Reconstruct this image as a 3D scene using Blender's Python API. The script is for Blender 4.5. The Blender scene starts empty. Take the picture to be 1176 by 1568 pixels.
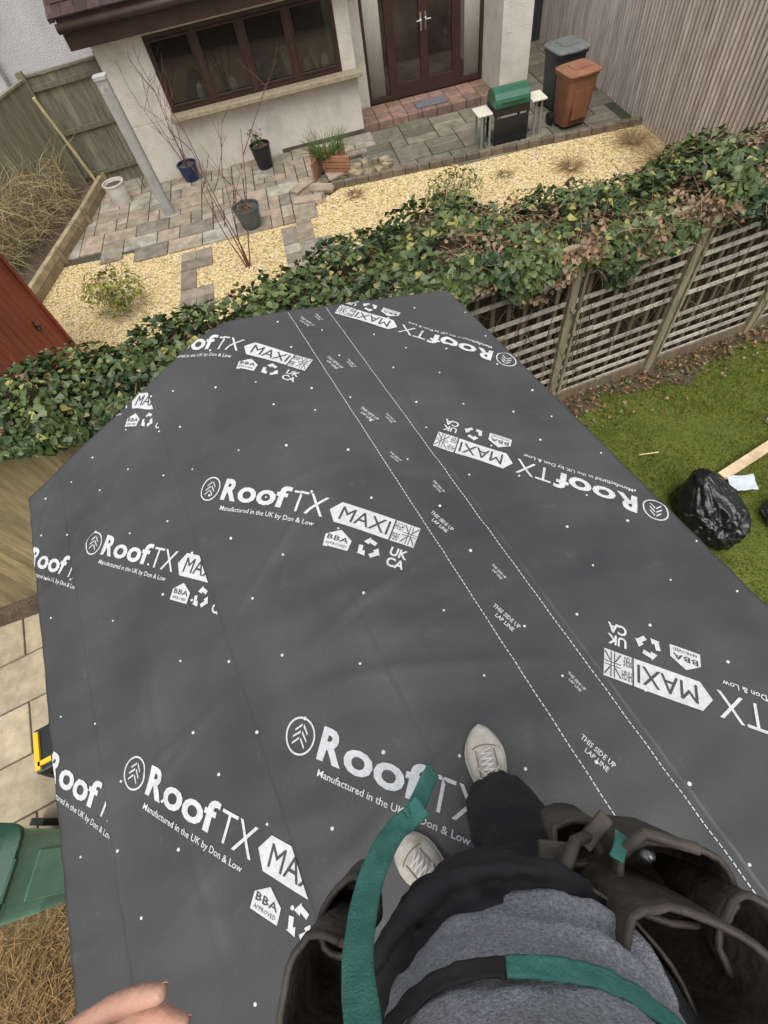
import bpy, bmesh, math, random
import numpy as np
from mathutils import Vector, Matrix, noise
random.seed(7); rng=np.random.default_rng(7)
SC=bpy.context.scene
# ---------------------------------------------------------------- helpers
def link(o,parent=None):
    SC.collection.objects.link(o)
    if parent: o.parent=parent
    return o
def empty(name):
    o=bpy.data.objects.new(name,None); SC.collection.objects.link(o); return o
def mesh_obj(name,v,f,mat=None,parent=None,smooth=False,col=None):
    me=bpy.data.meshes.new(name); me.from_pydata([tuple(map(float,p)) for p in v],[],[tuple(map(int,q)) for q in f]); me.update()
    if col is not None:
        a=me.color_attributes.new('Col','FLOAT_COLOR','POINT')
        c=np.ones((len(v),4),dtype=np.float32); c[:,:3]=np.asarray(col); a.data.foreach_set('color',c.ravel())
    if smooth: me.polygons.foreach_set('use_smooth',[True]*len(me.polygons))
    if mat: me.materials.append(mat)
    return link(bpy.data.objects.new(name,me),parent)
def np_obj(name,V,F,mat,parent=None,col=None,smooth=False):
    me=bpy.data.meshes.new(name); n=len(V); m,k=F.shape
    me.vertices.add(n); me.vertices.foreach_set('co',V.astype(np.float32).ravel())
    me.loops.add(m*k); me.loops.foreach_set('vertex_index',F.astype(np.int32).ravel())
    me.polygons.add(m); me.polygons.foreach_set('loop_start',np.arange(0,m*k,k,dtype=np.int32))
    me.polygons.foreach_set('loop_total',np.full(m,k,dtype=np.int32))
    me.update(calc_edges=True); me.validate()
    if col is not None:
        a=me.color_attributes.new('Col','FLOAT_COLOR','POINT')
        c=np.ones((n,4),dtype=np.float32); c[:,:3]=col; a.data.foreach_set('color',c.ravel())
    if smooth: me.polygons.foreach_set('use_smooth',[True]*m)
    me.materials.append(mat)
    return link(bpy.data.objects.new(name,me),parent)
def mat(name,col=(.5,.5,.5),rough=.7,var=.0,scale=8.,bump=0.,bscale=40.,attr=False,metal=0.,col2=None,detail=3,bdist=.01,spec=.5,voro=False,stretch=None,dirt=0.,dirtcol=(.05,.055,.03),dscale=3.):
    m=bpy.data.materials.new(name); m.use_nodes=True; nt=m.node_tree; N=nt.nodes; L=nt.links
    b=N['Principled BSDF']; b.inputs['Roughness'].default_value=rough; b.inputs['Metallic'].default_value=metal
    b.inputs['Specular IOR Level'].default_value=spec
    tc=N.new('ShaderNodeTexCoord'); src=tc.outputs['Object']
    if stretch:
        mp=N.new('ShaderNodeMapping'); mp.inputs['Scale'].default_value=stretch; L.new(src,mp.inputs['Vector']); src=mp.outputs[0]
    base=None;out=None
    if attr:
        at=N.new('ShaderNodeAttribute'); at.attribute_name='Col'; base=at.outputs['Color']
    if col2 is None and not attr and var==0: b.inputs['Base Color'].default_value=(*col,1)
    else:
        n1=N.new('ShaderNodeTexNoise'); n1.inputs['Scale'].default_value=scale; n1.inputs['Detail'].default_value=detail; n1.inputs['Roughness'].default_value=.65
        L.new(src,n1.inputs['Vector'])
        mx=N.new('ShaderNodeMix'); mx.data_type='RGBA'
        mr=N.new('ShaderNodeMapRange'); mr.inputs[1].default_value=.3; mr.inputs[2].default_value=.7; L.new(n1.outputs[0],mr.inputs[0])
        if attr:
            mx.blend_type='MULTIPLY'
            c1=N.new('ShaderNodeMix'); c1.data_type='RGBA'; c1.inputs[6].default_value=(1-var,1-var,1-var,1); c1.inputs[7].default_value=(1+var,1+var,1+var,1)
            L.new(mr.outputs[0],c1.inputs[0]); mx.inputs[0].default_value=1
            L.new(base,mx.inputs[6]); L.new(c1.outputs[2],mx.inputs[7])
        else:
            L.new(mr.outputs[0],mx.inputs[0])
            if col2 is None:
                mx.inputs[6].default_value=(*[c*(1-var) for c in col],1); mx.inputs[7].default_value=(*[min(1,c*(1+var)) for c in col],1)
            else:
                mx.inputs[6].default_value=(*col,1); mx.inputs[7].default_value=(*col2,1)
        out=mx.outputs[2]
        if dirt>0:
            n2=N.new('ShaderNodeTexNoise'); n2.inputs['Scale'].default_value=dscale; n2.inputs['Detail'].default_value=5; n2.inputs['Roughness'].default_value=.75; L.new(src,n2.inputs['Vector'])
            m2=N.new('ShaderNodeMapRange'); m2.inputs[1].default_value=.48; m2.inputs[2].default_value=.68; m2.inputs[4].default_value=dirt; L.new(n2.outputs[0],m2.inputs[0])
            x2=N.new('ShaderNodeMix'); x2.data_type='RGBA'; x2.inputs[7].default_value=(*dirtcol,1); L.new(m2.outputs[0],x2.inputs[0]); L.new(out,x2.inputs[6]); out=x2.outputs[2]
        L.new(out,b.inputs['Base Color'])
    if bump>0:
        bp=N.new('ShaderNodeBump'); bp.inputs['Strength'].default_value=bump; bp.inputs['Distance'].default_value=bdist
        if voro:
            t=N.new('ShaderNodeTexVoronoi'); t.inputs['Scale'].default_value=bscale; L.new(src,t.inputs['Vector']); L.new(t.outputs['Distance'],bp.inputs['Height'])
        else:
            t=N.new('ShaderNodeTexNoise'); t.inputs['Scale'].default_value=bscale; t.inputs['Detail'].default_value=2; L.new(src,t.inputs['Vector']); L.new(t.outputs[0],bp.inputs['Height'])
        L.new(bp.outputs[0],b.inputs['Normal'])
    return m
class Acc:
    def __init__(s): s.v=[];s.f=[];s.c=[]
    def box(s,c,size,rot=None,col=(1,1,1),jit=0):
        hx,hy,hz=[q/2 for q in size]; i=len(s.v)
        P=[Vector((sx*hx,sy*hy,sz*hz)) for sz in(-1,1) for sy in(-1,1) for sx in(-1,1)]
        if jit: P=[p+Vector([random.uniform(-jit,jit) for _ in range(3)]) for p in P]
        if rot is not None:
            if not isinstance(rot,Matrix): rot=Matrix.Rotation(rot,3,'Z')
            P=[rot@p for p in P]
        c=Vector(c)
        s.v+=[p+c for p in P]; s.c+=[col]*8
        for q in((0,2,3,1),(4,5,7,6),(0,1,5,4),(2,6,7,3),(0,4,6,2),(1,3,7,5)): s.f.append([i+k for k in q])
    def bb(s,x0,x1,y0,y1,z0,z1,col=(1,1,1)): s.box(((x0+x1)/2,(y0+y1)/2,(z0+z1)/2),(x1-x0,y1-y0,z1-z0),None,col)
    def tube(s,pts,rad,n=8,col=(1,1,1)):
        pts=[Vector(p) for p in pts]
        if not hasattr(rad,'__len__'): rad=[rad]*len(pts)
        base=len(s.v); prev=None
        for k,p in enumerate(pts):
            d=(pts[min(k+1,len(pts)-1)]-pts[max(k-1,0)]).normalized()
            if prev is None:
                a=Vector((0,0,1)) if abs(d.z)<.9 else Vector((1,0,0)); x=d.cross(a).normalized()
            else:
                x=(prev-d*prev.dot(d)).normalized()
            prev=x; y=d.cross(x)
            for j in range(n):
                t=2*math.pi*j/n; s.v.append(p+(x*math.cos(t)+y*math.sin(t))*rad[k]); s.c.append(col)
        for k in range(len(pts)-1):
            for j in range(n):
                a=base+k*n+j;b=base+k*n+(j+1)%n; s.f.append([a,b,b+n,a+n])
        s.f.append([base+j for j in range(n)][::-1]); e=base+(len(pts)-1)*n; s.f.append([e+j for j in range(n)])
    def loft(s,secs,n=24,col=(1,1,1),cap=True,power=2.):
        base=len(s.v)
        for c,rx,ry,yaw in secs:
            for j in range(n):
                t=2*math.pi*j/n; ct,st=math.cos(t),math.sin(t)
                x=rx*math.copysign(abs(ct)**(2/power),ct); y=ry*math.copysign(abs(st)**(2/power),st)
                s.v.append(Vector(c)+Vector((x*math.cos(yaw)-y*math.sin(yaw),x*math.sin(yaw)+y*math.cos(yaw),0))); s.c.append(col)
        for k in range(len(secs)-1):
            for j in range(n):
                a=base+k*n+j;b=base+k*n+(j+1)%n; s.f.append([a,b,b+n,a+n])
        if cap:
            s.f.append([base+j for j in range(n)][::-1]); e=base+(len(secs)-1)*n; s.f.append([e+j for j in range(n)])
    def ball(s,c,r,n=12,col=(1,1,1)):
        if not hasattr(r,'__len__'): r=(r,r,r)
        secs=[]
        for k in range(n+1):
            t=math.pi*k/n; z=-math.cos(t)*r[2]; w=max(math.sin(t),.02)
            secs.append(((c[0],c[1],c[2]+z),r[0]*w,r[1]*w,0))
        s.loft(secs,2*n,col)
    def obj(s,name,m,parent=None,bevel=0,smooth=False):
        o=mesh_obj(name,s.v,s.f,m,parent,smooth,s.c)
        if bevel:
            b=o.modifiers.new('b','BEVEL'); b.width=bevel; b.segments=2; b.limit_method='ANGLE'
        return o
def blend(acc,name,m,parent,voxel=.01,it=6,disp=0,dscale=.08,tex='CLOUDS'):
    o=acc.obj(name,m,parent,smooth=True)
    r=o.modifiers.new('r','REMESH'); r.mode='VOXEL'; r.voxel_size=voxel; r.use_smooth_shade=True
    s=o.modifiers.new('s','SMOOTH'); s.iterations=it; s.factor=.5
    if disp:
        t=bpy.data.textures.new(name+'_t',tex); t.noise_scale=dscale
        d=o.modifiers.new('d','DISPLACE'); d.texture=t; d.strength=disp; d.mid_level=.5; d.texture_coords='LOCAL'
    return o
# ---------------------------------------------------------------- camera
f=740.;nx,ny=112.,446.
dd=math.hypot(nx,ny);th=math.atan(dd/f);s_,c_=math.sin(th),math.cos(th);k_,m_=nx/dd,ny/dd
F=Vector((0,s_,-c_));U0=Vector((0,c_,s_));R0=Vector((1,0,0))
R=R0*m_-U0*k_;U=R0*k_+U0*m_
cam=bpy.data.cameras.new('camera');co=bpy.data.objects.new('camera',cam);SC.collection.objects.link(co)
M=Matrix((( R.x,U.x,-F.x,0),(R.y,U.y,-F.y,0),(R.z,U.z,-F.z,4.2),(0,0,0,1)))
co.matrix_world=M; cam.sensor_fit='HORIZONTAL';cam.sensor_width=36;cam.lens=36*f/1176;cam.clip_start=.02;cam.clip_end=600
SC.camera=co
# ---------------------------------------------------------------- light
SC.view_settings.view_transform='Standard';SC.view_settings.look='None';SC.view_settings.exposure=0
w=bpy.data.worlds.new('World');SC.world=w;w.use_nodes=True;nt=w.node_tree
sky=nt.nodes.new('ShaderNodeTexSky');sky.sky_type='NISHITA';sky.sun_disc=False
EL=math.radians(66);AZ=math.radians(186)
sky.sun_elevation=EL;sky.sun_rotation=AZ;sky.dust_density=4;sky.air_density=1.2
hs=nt.nodes.new('ShaderNodeHueSaturation');hs.inputs['Saturation'].default_value=.3
nt.links.new(sky.outputs[0],hs.inputs['Color']);nt.links.new(hs.outputs[0],nt.nodes['Background'].inputs[0]);nt.nodes['Background'].inputs[1].default_value=.15
sl=bpy.data.lights.new('sun','SUN');sl.energy=2.0;sl.angle=math.radians(60);sl.color=(1,.965,.91)
so=bpy.data.objects.new('sun',sl);SC.collection.objects.link(so)
sd=Vector((math.sin(AZ)*math.cos(EL),math.cos(AZ)*math.cos(EL),math.sin(EL)))
so.rotation_euler=sd.to_track_quat('Z','Y').to_euler();so.location=(0,0,20)
# ---------------------------------------------------------------- ground
ground_m=mat('soil',(.06,.045,.03),.95,col2=(.05,.07,.02),scale=1.2,bump=.6,bscale=30)
mesh_obj('ground',[(-150,-150,-.3),(150,-150,-.3),(150,150,-.3),(-150,150,-.3)],[(0,1,2,3)],ground_m)
def fy(x): return 3.17+.14*x      # boundary fence line
lawn_m=mat('lawn_moss',(.08,.11,.012),.95,col2=(.145,.165,.022),scale=3,bump=1,bscale=60,bdist=.02)
soil_m=mat('soil_bed',(.07,.05,.035),.95,col2=(.14,.1,.065),scale=6,bump=1,bscale=40,bdist=.03)
mesh_obj('lawn',[(-9,-9,0),(12,-9,0),(12,fy(12),0),(-9,fy(-9),0)],[(0,1,2,3)],lawn_m)
def blades(name,n,xr,yr,h,wd,m,cols,ok,z0=0.,lean=.5):
    X=rng.uniform(*xr,n);Y=rng.uniform(*yr,n);keep=ok(X,Y);X=X[keep];Y=Y[keep];n=len(X)
    H=rng.uniform(h*.5,h*1.2,n);a=rng.uniform(0,6.283,n);la=rng.uniform(0,6.283,n);ll=rng.uniform(.1,1,n)*lean*H
    pn=np.array([noise.noise(Vector((x*1.1,y*1.1,3)))+.5*noise.noise(Vector((x*3.5,y*3.5,6))) for x,y in zip(X,Y)])
    H=H*np.clip(.9+pn*1.3,.35,1.8)
    dx=np.cos(a)*wd/2;dy=np.sin(a)*wd/2;Z=np.full(n,z0)
    V=np.empty((n,3,3));V[:,0]=np.stack([X-dx,Y-dy,Z],1);V[:,1]=np.stack([X+dx,Y+dy,Z],1);V[:,2]=np.stack([X+np.cos(la)*ll,Y+np.sin(la)*ll,Z+H],1)
    t=np.clip(.5+pn*1.1+rng.normal(0,.18,n),0,1)[:,None]
    C=np.array(cols[0])*(1-t)+np.array(cols[1])*t
    dead=rng.random(n)<.08; C[dead]=(.22,.17,.08)
    C=np.repeat(C,3,0); return np_obj(name,V.reshape(-1,3),np.arange(3*n).reshape(-1,3),m,col=C)
leaf_m=mat('leaf',attr=True,rough=.42,var=.15,scale=20,spec=.45,detail=2)
grass_m=mat('grass_blades',attr=True,rough=.85,var=.1,scale=20,spec=.15,detail=1)
blades('grass',85000,(.9,5.6),(-1.0,4.0),.04,.008,grass_m,[(.06,.095,.012),(.185,.22,.03)],
   lambda X,Y:(Y<fy(X)-.18+.12*np.sin(X*5))&(X*.968+Y*.25>1.35),0.,.9)
# ---------------------------------------------------------------- shed roof (gable; ridge along v)
Z0=2.6;ML,MR=.40,.30;KL=math.sqrt(1+ML*ML);KR=math.sqrt(1+MR*MR)
PL,PR=-1.50*KL,1.44*KR;VF,VN=2.53,-1.45
LAPS=(-1.33,-.56,.665)
_r=random.Random(11)
CRE=[(_r.uniform(PL,PR),_r.uniform(-.6,2.4),_r.uniform(-.5,.5)+(0 if _r.random()<.7 else 1.2),_r.uniform(.15,.55),_r.uniform(.003,.007)) for _ in range(44)]
def hs_(p,v):
    q=noise.noise(Vector((p*1.3,v*1.3,0)))
    amp=.5+1.6*abs(noise.noise(Vector((p*1.2,v*.7,5))))
    r=math.sin(v*36+p*8+q*4)*.0028*amp
    r+=noise.noise(Vector((p*3.1,v*3.1,9)))*.004+noise.noise(Vector((p*9,v*5,2)))*.002
    for cp,cv,ca_,cl,ch in CRE:
        dx=p-cp;dy=v-cv
        if abs(dx)>.6 or abs(dy)>.6: continue
        a_=dx*math.cos(ca_)+dy*math.sin(ca_);b_=-dx*math.sin(ca_)+dy*math.cos(ca_)+.05*a_*a_
        r+=ch*math.exp(-(b_/.016)**2-(a_/cl)**2)
    return r
def dev(p,v,off=0,und=True):
    u=p/KL if p<0 else p/KR
    us=math.sqrt(u*u+.014)-.045      # membrane rounds over the ridge
    z=Z0-(ML if u<0 else MR)*us
    step=.0015*sum(1 for l in LAPS if p>l)
    z+= (hs_(p,v) if und else 0)+step+off
    return Vector((.968*u-.25*v,.25*u+.968*v,z))
shed=empty('garden_shed')
ps=set(np.linspace(PL,PR,170).tolist()+[0.0]+[l for l in LAPS]+[l+.002 for l in LAPS]);ps=sorted(ps)
vs=np.linspace(VN,VF,230)
V=[];FC=[]
for v in vs:
    for p in ps: V.append(dev(p,v))
npn=len(ps)
for i in range(len(vs)-1):
    for j in range(npn-1):
        a=i*npn+j;FC.append((a,a+1,a+npn+1,a+npn))
ring=[j for j in range(npn)]+[i*npn+npn-1 for i in range(1,len(vs))]+[(len(vs)-1)*npn+j for j in range(npn-2,-1,-1)]+[i*npn for i in range(len(vs)-2,0,-1)]
b0=len(V);ctr=Vector((.968*0-.25*.54,.968*.54,0))
for r in ring:
    p=V[r].copy();o=(p-ctr);o.z=0;o.normalize();V.append(p+o*.012+Vector((0,0,-.07+.012*noise.noise(p*4))))
for i in range(len(ring)):
    j=(i+1)%len(ring);FC.append((ring[j],ring[i],b0+i,b0+j))
mem=bpy.data.materials.new('roof_membrane');mem.use_nodes=True;n=mem.node_tree.nodes;L=mem.node_tree.links
b=n['Principled BSDF'];b.inputs['Roughness'].default_value=.44;b.inputs['Specular IOR Level'].default_value=.5
tc=n.new('ShaderNodeTexCoord')
t1=n.new('ShaderNodeTexNoise');t1.inputs['Scale'].default_value=2.2;t1.inputs['Detail'].default_value=3;L.new(tc.outputs['Object'],t1.inputs['Vector'])
cr=n.new('ShaderNodeValToRGB');cr.color_ramp.elements[0].position=.3;cr.color_ramp.elements[0].color=(.048,.048,.049,1);cr.color_ramp.elements[1].position=.72;cr.color_ramp.elements[1].color=(.075,.075,.075,1);L.new(t1.outputs[0],cr.inputs[0])
t2=n.new('ShaderNodeTexNoise');t2.inputs['Scale'].default_value=7;t2.inputs['Detail'].default_value=6;t2.inputs['Roughness'].default_value=.8;L.new(tc.outputs['Object'],t2.inputs['Vector'])
r2=n.new('ShaderNodeMapRange');r2.inputs[1].default_value=.60;r2.inputs[2].default_value=.85;r2.inputs[4].default_value=.45;L.new(t2.outputs[0],r2.inputs[0])
mx=n.new('ShaderNodeMix');mx.data_type='RGBA';mx.inputs[7].default_value=(.22,.20,.17,1);L.new(r2.outputs[0],mx.inputs[0]);L.new(cr.outputs[0],mx.inputs[6]);L.new(mx.outputs[2],b.inputs['Base Color'])
rr_=n.new('ShaderNodeMapRange');rr_.inputs[1].default_value=.35;rr_.inputs[2].default_value=.65;rr_.inputs[3].default_value=.38;rr_.inputs[4].default_value=.55;L.new(t1.outputs[0],rr_.inputs[0]);L.new(rr_.outputs[0],b.inputs['Roughness'])
bp2=n.new('ShaderNodeBump');bp2.inputs['Strength'].default_value=.4;bp2.inputs['Distance'].default_value=.01
L.new(t2.outputs[0],bp2.inputs['Height']);L.new(bp2.outputs[0],b.inputs['Normal'])
mesh_obj('roof_membrane',V,FC,mem,shed,True)
# ---- printing
white=mat('print_white',(.62,.63,.64),.6,var=.14,scale=60)
dark=mat('print_dark',(.062,.062,.062),.55)
def text_mesh(s,box,bold=0.,res=3):
    cu=bpy.data.curves.new('t','FONT');cu.body=s;cu.size=1;cu.offset=bold;cu.resolution_u=res
    ob=bpy.data.objects.new('t',cu);SC.collection.objects.link(ob)
    dg=bpy.context.evaluated_depsgraph_get();me=bpy.data.meshes.new_from_object(ob.evaluated_get(dg))
    P=np.array([v.co[:2] for v in me.vertices]);Fs=[tuple(p.vertices) for p in me.polygons]
    bpy.data.objects.remove(ob);bpy.data.curves.remove(cu);bpy.data.meshes.remove(me)
    mn,mxx=P.min(0),P.max(0);x0,x1,y0,y1=box
    P=(P-mn)/(mxx-mn)*np.array([x1-x0,y1-y0])+np.array([x0,y0])
    return P,Fs
WH=[];DK=[]
def poly(L_,pts): L_.append((np.array(pts,float),[tuple(range(len(pts)))]))
def quads(L_,P,Fs): L_.append((np.array(P,float),Fs))
N_=48;P=[];Fq=[]
for j in range(N_):
    t=2*math.pi*j/N_;P+=[(.060*math.cos(t),.060*math.sin(t)),(.0535*math.cos(t),.0535*math.sin(t))]
for j in range(N_):
    a=2*j;bq=2*((j+1)%N_);Fq.append((a,bq,bq+1,a+1))
quads(WH,P,Fq)
for k,yy in enumerate((.022,.000,-.021)):
    wv=.026+.003*(k==1)
    for sg in(-1,1):
        poly(WH,[(sg*.003,yy+.018),(sg*wv,yy-.006),(sg*wv,yy-.013),(sg*.003,yy+.009)])
WH.append(text_mesh('R',(.083,.175,-.045,.058),.038))
WH.append(text_mesh('oof',(.180,.465,-.045,.060),.026))
WH.append(text_mesh('TX',(.478,.645,-.045,.050),-.006))
WH.append(text_mesh('Manufactured in the UK by Don & Low',(.10,.62,-.098,-.070),.010,2))
poly(WH,[(.662,0),(.700,.052),(.700,-.052)]);poly(WH,[(.700,.052),(.700,-.052),(.93,-.052),(.93,.052)])
DK.append(text_mesh('MAXI',(.712,.918,-.033,.034),.0))
poly(WH,[(.936,-.052),(1.035,-.052),(1.035,.052),(.936,.052)])
DK.append(text_mesh('HIGH\nPERF',(.938,.972,-.045,.045),.0,1))
fx0,fx1,fy0,fy1=.975,1.033,-.048,.048
def dl(a,b_,wd):
    a=np.array(a);b_=np.array(b_);d=b_-a;d/=np.linalg.norm(d);q=np.array([-d[1],d[0]])*wd/2;poly(DK,[a-q,b_-q,b_+q,a+q])
cx,cy=(fx0+fx1)/2,0
for a_,b__ in(((cx-.006,fy0),(cx-.006,fy1)),((cx+.006,fy0),(cx+.006,fy1)),((fx0,-.006),(fx1,-.006)),((fx0,.006),(fx1,.006))): dl(a_,b__,.003)
for sx in(-1,1):
    for sy in(-1,1): dl((cx+sx*.009,cy+sy*.012),(cx+sx*.028,cy+sy*.044),.004)
hx=.745
poly(WH,[(hx-.055,-.16),(hx+.055,-.16),(hx+.055,-.112),(hx,-.078),(hx-.055,-.112)])
DK.append(text_mesh('BBA',(hx-.045,hx+.045,-.130,-.108),.01,1));DK.append(text_mesh('APPROVED',(hx-.045,hx+.045,-.152,-.140),.0,1))
rx_,ry_=.875,-.120
for k in range(3):
    A=math.radians(90+120*k);c0=np.array([rx_,ry_])
    def pt(r,a): return c0+r*np.array([math.cos(a),math.sin(a)])
    t_=math.radians(38)
    poly(WH,[pt(.026,A-t_*1.2),pt(.042,A-t_*.9),pt(.047,A+t_*.3),pt(.028,A+t_*.4)]);poly(WH,[pt(.053,A+t_*.25),pt(.038,A+t_*1.35),pt(.018,A+t_*.5)])
WH.append(text_mesh('UK',(.955,1.025,-.118,-.078),.03));WH.append(text_mesh('CA',(.955,1.025,-.165,-.125),.03))
def place(parts,org,ang,off,V,Fc,pmin,pmax,sc=1.):
    ca,sa=math.cos(ang),math.sin(ang)
    bm=bmesh.new()
    for P,Fs in parts:
        vv=[bm.verts.new((org[0]+sc*(x*ca-y*sa),org[1]+sc*(x*sa+y*ca),0)) for x,y in P]
        for q in Fs:
            try: bm.faces.new([vv[i] for i in q])
            except Exception: pass
    def cut(co_,no,clear):
        bmesh.ops.bisect_plane(bm,geom=bm.verts[:]+bm.edges[:]+bm.faces[:],plane_co=co_,plane_no=no,clear_outer=clear)
    cut((pmax,0,0),(1,0,0),True);cut((pmin,0,0),(-1,0,0),True);cut((0,VF-.004,0),(0,1,0),True);cut((0,VN+.01,0),(0,-1,0),True)
    if len(bm.faces)==0: bm.free();return
    for l in (-.06,-.03,0,.03,.06): cut((l,0,0),(1,0,0),False)
    for l in LAPS: cut((l+.001,0,0),(1,0,0),False)
    ys=[q.co.y for q in bm.verts];y=math.floor(min(ys)/.025)*.025
    if max(ys)-min(ys)>.06:
        while y<max(ys): cut((0,y,0),(0,1,0),False);y+=.025
        xs_=[q.co.x for q in bm.verts];x=math.floor(min(xs_)/.03)*.03
        while x<max(xs_): cut((x,0,0),(1,0,0),False);x+=.03
    bmesh.ops.triangulate(bm,faces=[q for q in bm.faces if len(q.verts)>4])
    bm.verts.index_update();b0=len(V)
    for v_ in bm.verts: V.append(dev(v_.co.x,v_.co.y,off))
    for q in bm.faces:
        idx=[b0+v_.index for v_ in q.verts]
        Fc.append(idx if q.normal.z>0 else idx[::-1])
    bm.free()
VW=[];FW=[];VD=[];FD=[]
A45=math.radians(-45)
def logo(p,v,ang,pmin,pmax):
    place(WH,(p,v),ang,.0028,VW,FW,pmin,pmax);place(DK,(p,v),ang,.0048,VD,FD,pmin,pmax)
for k in(-1,0,1,2): logo(-.397,1.570-1.169*k,A45,LAPS[1]+.004,.66)
for k in(-1,0,1,2): logo(-1.152,1.816-1.169*k,A45,LAPS[0]+.004,LAPS[1]-.003)
for k in(-1,0,1,2): logo(-1.70,2.15-1.17*k,A45,PL+.004,LAPS[0]-.003)
for k in(-2,-1,0,1): logo(1.43,.575+1.169*k,A45+math.pi,LAPS[2]-.04,PR-.003)
for pp in(.401,.635):
    v=VN+.02
    while v<VF-.03:
        place([(np.array([(0,-.0018),(.012,-.0018),(.012,.0018),(0,.0018)]),[(0,1,2,3)])],(pp,v),math.pi/2,.0026,VW,FW,PL,PR);v+=.0165
T1=[text_mesh('THIS SIDE UP',(0,.12,.003,.021),.015,1),text_mesh('LAP LINE',(.03,.11,-.021,-.005),.015,1)]
for v in(.47,.93,1.62,2.05,2.45,-.02,1.3): place(T1,(.445,v),math.radians(-72),.0026,VW,FW,PL,PR,.6 if v==1.3 else 1.)
for v in(.16,.62,1.08,1.54,2.0,2.46): place(T1,(.545,v),math.radians(-80),.0026,VW,FW,PL,PR,.62)
mesh_obj('printed_lettering',VW,FW,white,shed);mesh_obj('printed_lettering_reversed',VD,FD,dark,shed)
ac=Acc()
nailm=mat('nail_white',(.72,.72,.70),.5)
rows=np.arange(PL+.10,PR,.225)
for i,p in enumerate(rows):
    for v in np.arange(VN+.1+(i%2)*.14,VF,.27):
        if random.random()<.12: continue
        a=dev(p+random.uniform(-.05,.05)+.03*math.sin(v*3),v+random.uniform(-.06,.06))
        r=random.uniform(.0045,.0072);ac.loft([((a.x,a.y,a.z-.001),r,r,0),((a.x,a.y,a.z+.002),r*.9,r*.9,0),((a.x,a.y,a.z+.003),r*.4,r*.4,0)],8)
ac.obj('roof_fixings',nailm,shed,smooth=True)
tim=mat('shed_timber',(.22,.13,.07),.8,var=.35,scale=3,stretch=(1,1,12),bump=.4,bscale=15)
ac=Acc();ul,ur,vf,vn=-1.3,1.25,2.35,-1.3
def W(u,v): return (.968*u-.25*v,.25*u+.968*v)
ang=math.atan2(.25,.968)
for zz in np.arange(.05,1.95,.12):
    zc=zz+.06
    for (ua,va,ub,vb) in((ul,vn,ul,vf),(ur,vn,ur,vf),(ul,vf,ur,vf),(ul,vn,ur,vn)):
        x0,y0=W(ua,va);x1,y1=W(ub,vb);ac.box(((x0+x1)/2,(y0+y1)/2,zc),(math.hypot(x1-x0,y1-y0),.03,.115),math.atan2(y1-y0,x1-x0))
ac.obj('shed_walls',tim,shed)
ac=Acc()
for v_ in(2.36,-1.3):
    i=len(ac.v)
    for u,z in((ul,1.97),(ur,1.97),(ur,2.2),(0,2.52),(ul,2.06)):
        x,y=W(u,v_);ac.v.append(Vector((x,y,z)));ac.c.append((1,1,1))
    ac.f.append([i,i+1,i+2,i+3,i+4])
ac.obj('shed_gables',tim,shed)
# ---------------------------------------------------------------- boundary fence + hedge
wood_grey=mat('weathered_wood',attr=True,rough=.85,var=.3,scale=4,stretch=(6,6,.8),bump=.5,bscale=30)
fa=math.atan(.14)
ac=Acc()
x=-6.5
while x<.85:
    c=random.uniform(.8,1.15);ac.box((x,fy(x),.9),(.118,.022,1.78),fa+random.uniform(-.03,.03),(.30*c,.24*c,.125*c));x+=.105
for z in(.35,1.0,1.6): ac.box((-2.8,fy(-2.8)+.05,z),(7.4,.05,.08),fa,(.2,.15,.09))
ac.box((-2.8,fy(-2.8),1.81),(7.4,.06,.03),fa,(.3,.24,.14))
ac.obj('board_fence',wood_grey)
ac=Acc();x0,x1=.85,7.2
xc=(x0+x1)/2;Ln=(x1-x0)/math.cos(fa)
x=x0
while x<x1:
    c=random.uniform(.6,1.2);ac.box((x,fy(x)+.035,.95),(.038,.016,1.75),fa+random.uniform(-.02,.02),(.22*c,.17*c,.11*c));x+=.155
for z in np.arange(.14,1.8,.128):
    xx=x0
    while xx<x1:
        ln=random.uniform(1.0,1.9);xe=min(xx+ln,x1);c=random.uniform(.75,1.12)
        if random.random()<.07: xx=xe;continue
        ac.box(((xx+xe)/2,fy((xx+xe)/2)-.005,z+random.uniform(-.008,.008)),((xe-xx)/math.cos(fa)-.01,.016,.040),Matrix.Rotation(fa,3,'Z')@Matrix.Rotation(random.uniform(-.010,.010),3,'Y'),(.58*c,.53*c,.44*c));xx=xe
for xp in(.9,2.05,3.25,4.5,5.7,6.9):
    ac.box((xp,fy(xp)-.02,.93),(.075,.06,1.86),fa,(.32,.265,.18));ac.box((xp+.1,fy(xp+.1)-.02,.93),(.03,.03,1.8),fa,(.36,.31,.22))
ac.box((xc,fy(xc)-.02,.08),(Ln,.03,.14),fa,(.2,.15,.1));ac.box((xc,fy(xc)-.03,1.83),(Ln,.045,.04),fa,(.4,.33,.22))
ac.obj('trellis_fence',wood_grey)
hx0,hx1=-6.6,5.75
def hz(x): return 1.97+.08*math.sin(x*1.7)+.16*noise.noise(Vector((x*1.4,2,0)))
def hw(x): return .78+.14*math.sin(x*.9+1)+.12*noise.noise(Vector((x*1.8,7,0)))
core=[];cf=[];nsx=120;prof=12
for i in range(nsx+1):
    x=hx0+(hx1-hx0)*i/nsx;w_=hw(x);h=hz(x)
    for j in range(prof):
        t=j/(prof-1)*math.pi
        yy=.09+w_/2-math.cos(t)*(w_/2-.06);zz=(h-.14)*(.55+.45*min(1,math.sin(t)*1.8)) if 0<j<prof-1 else .1
        d=.06*noise.noise(Vector((x*3,j,1)))
        core.append((x-.14*yy,fy(x)+yy+abs(d),zz+d))
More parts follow.
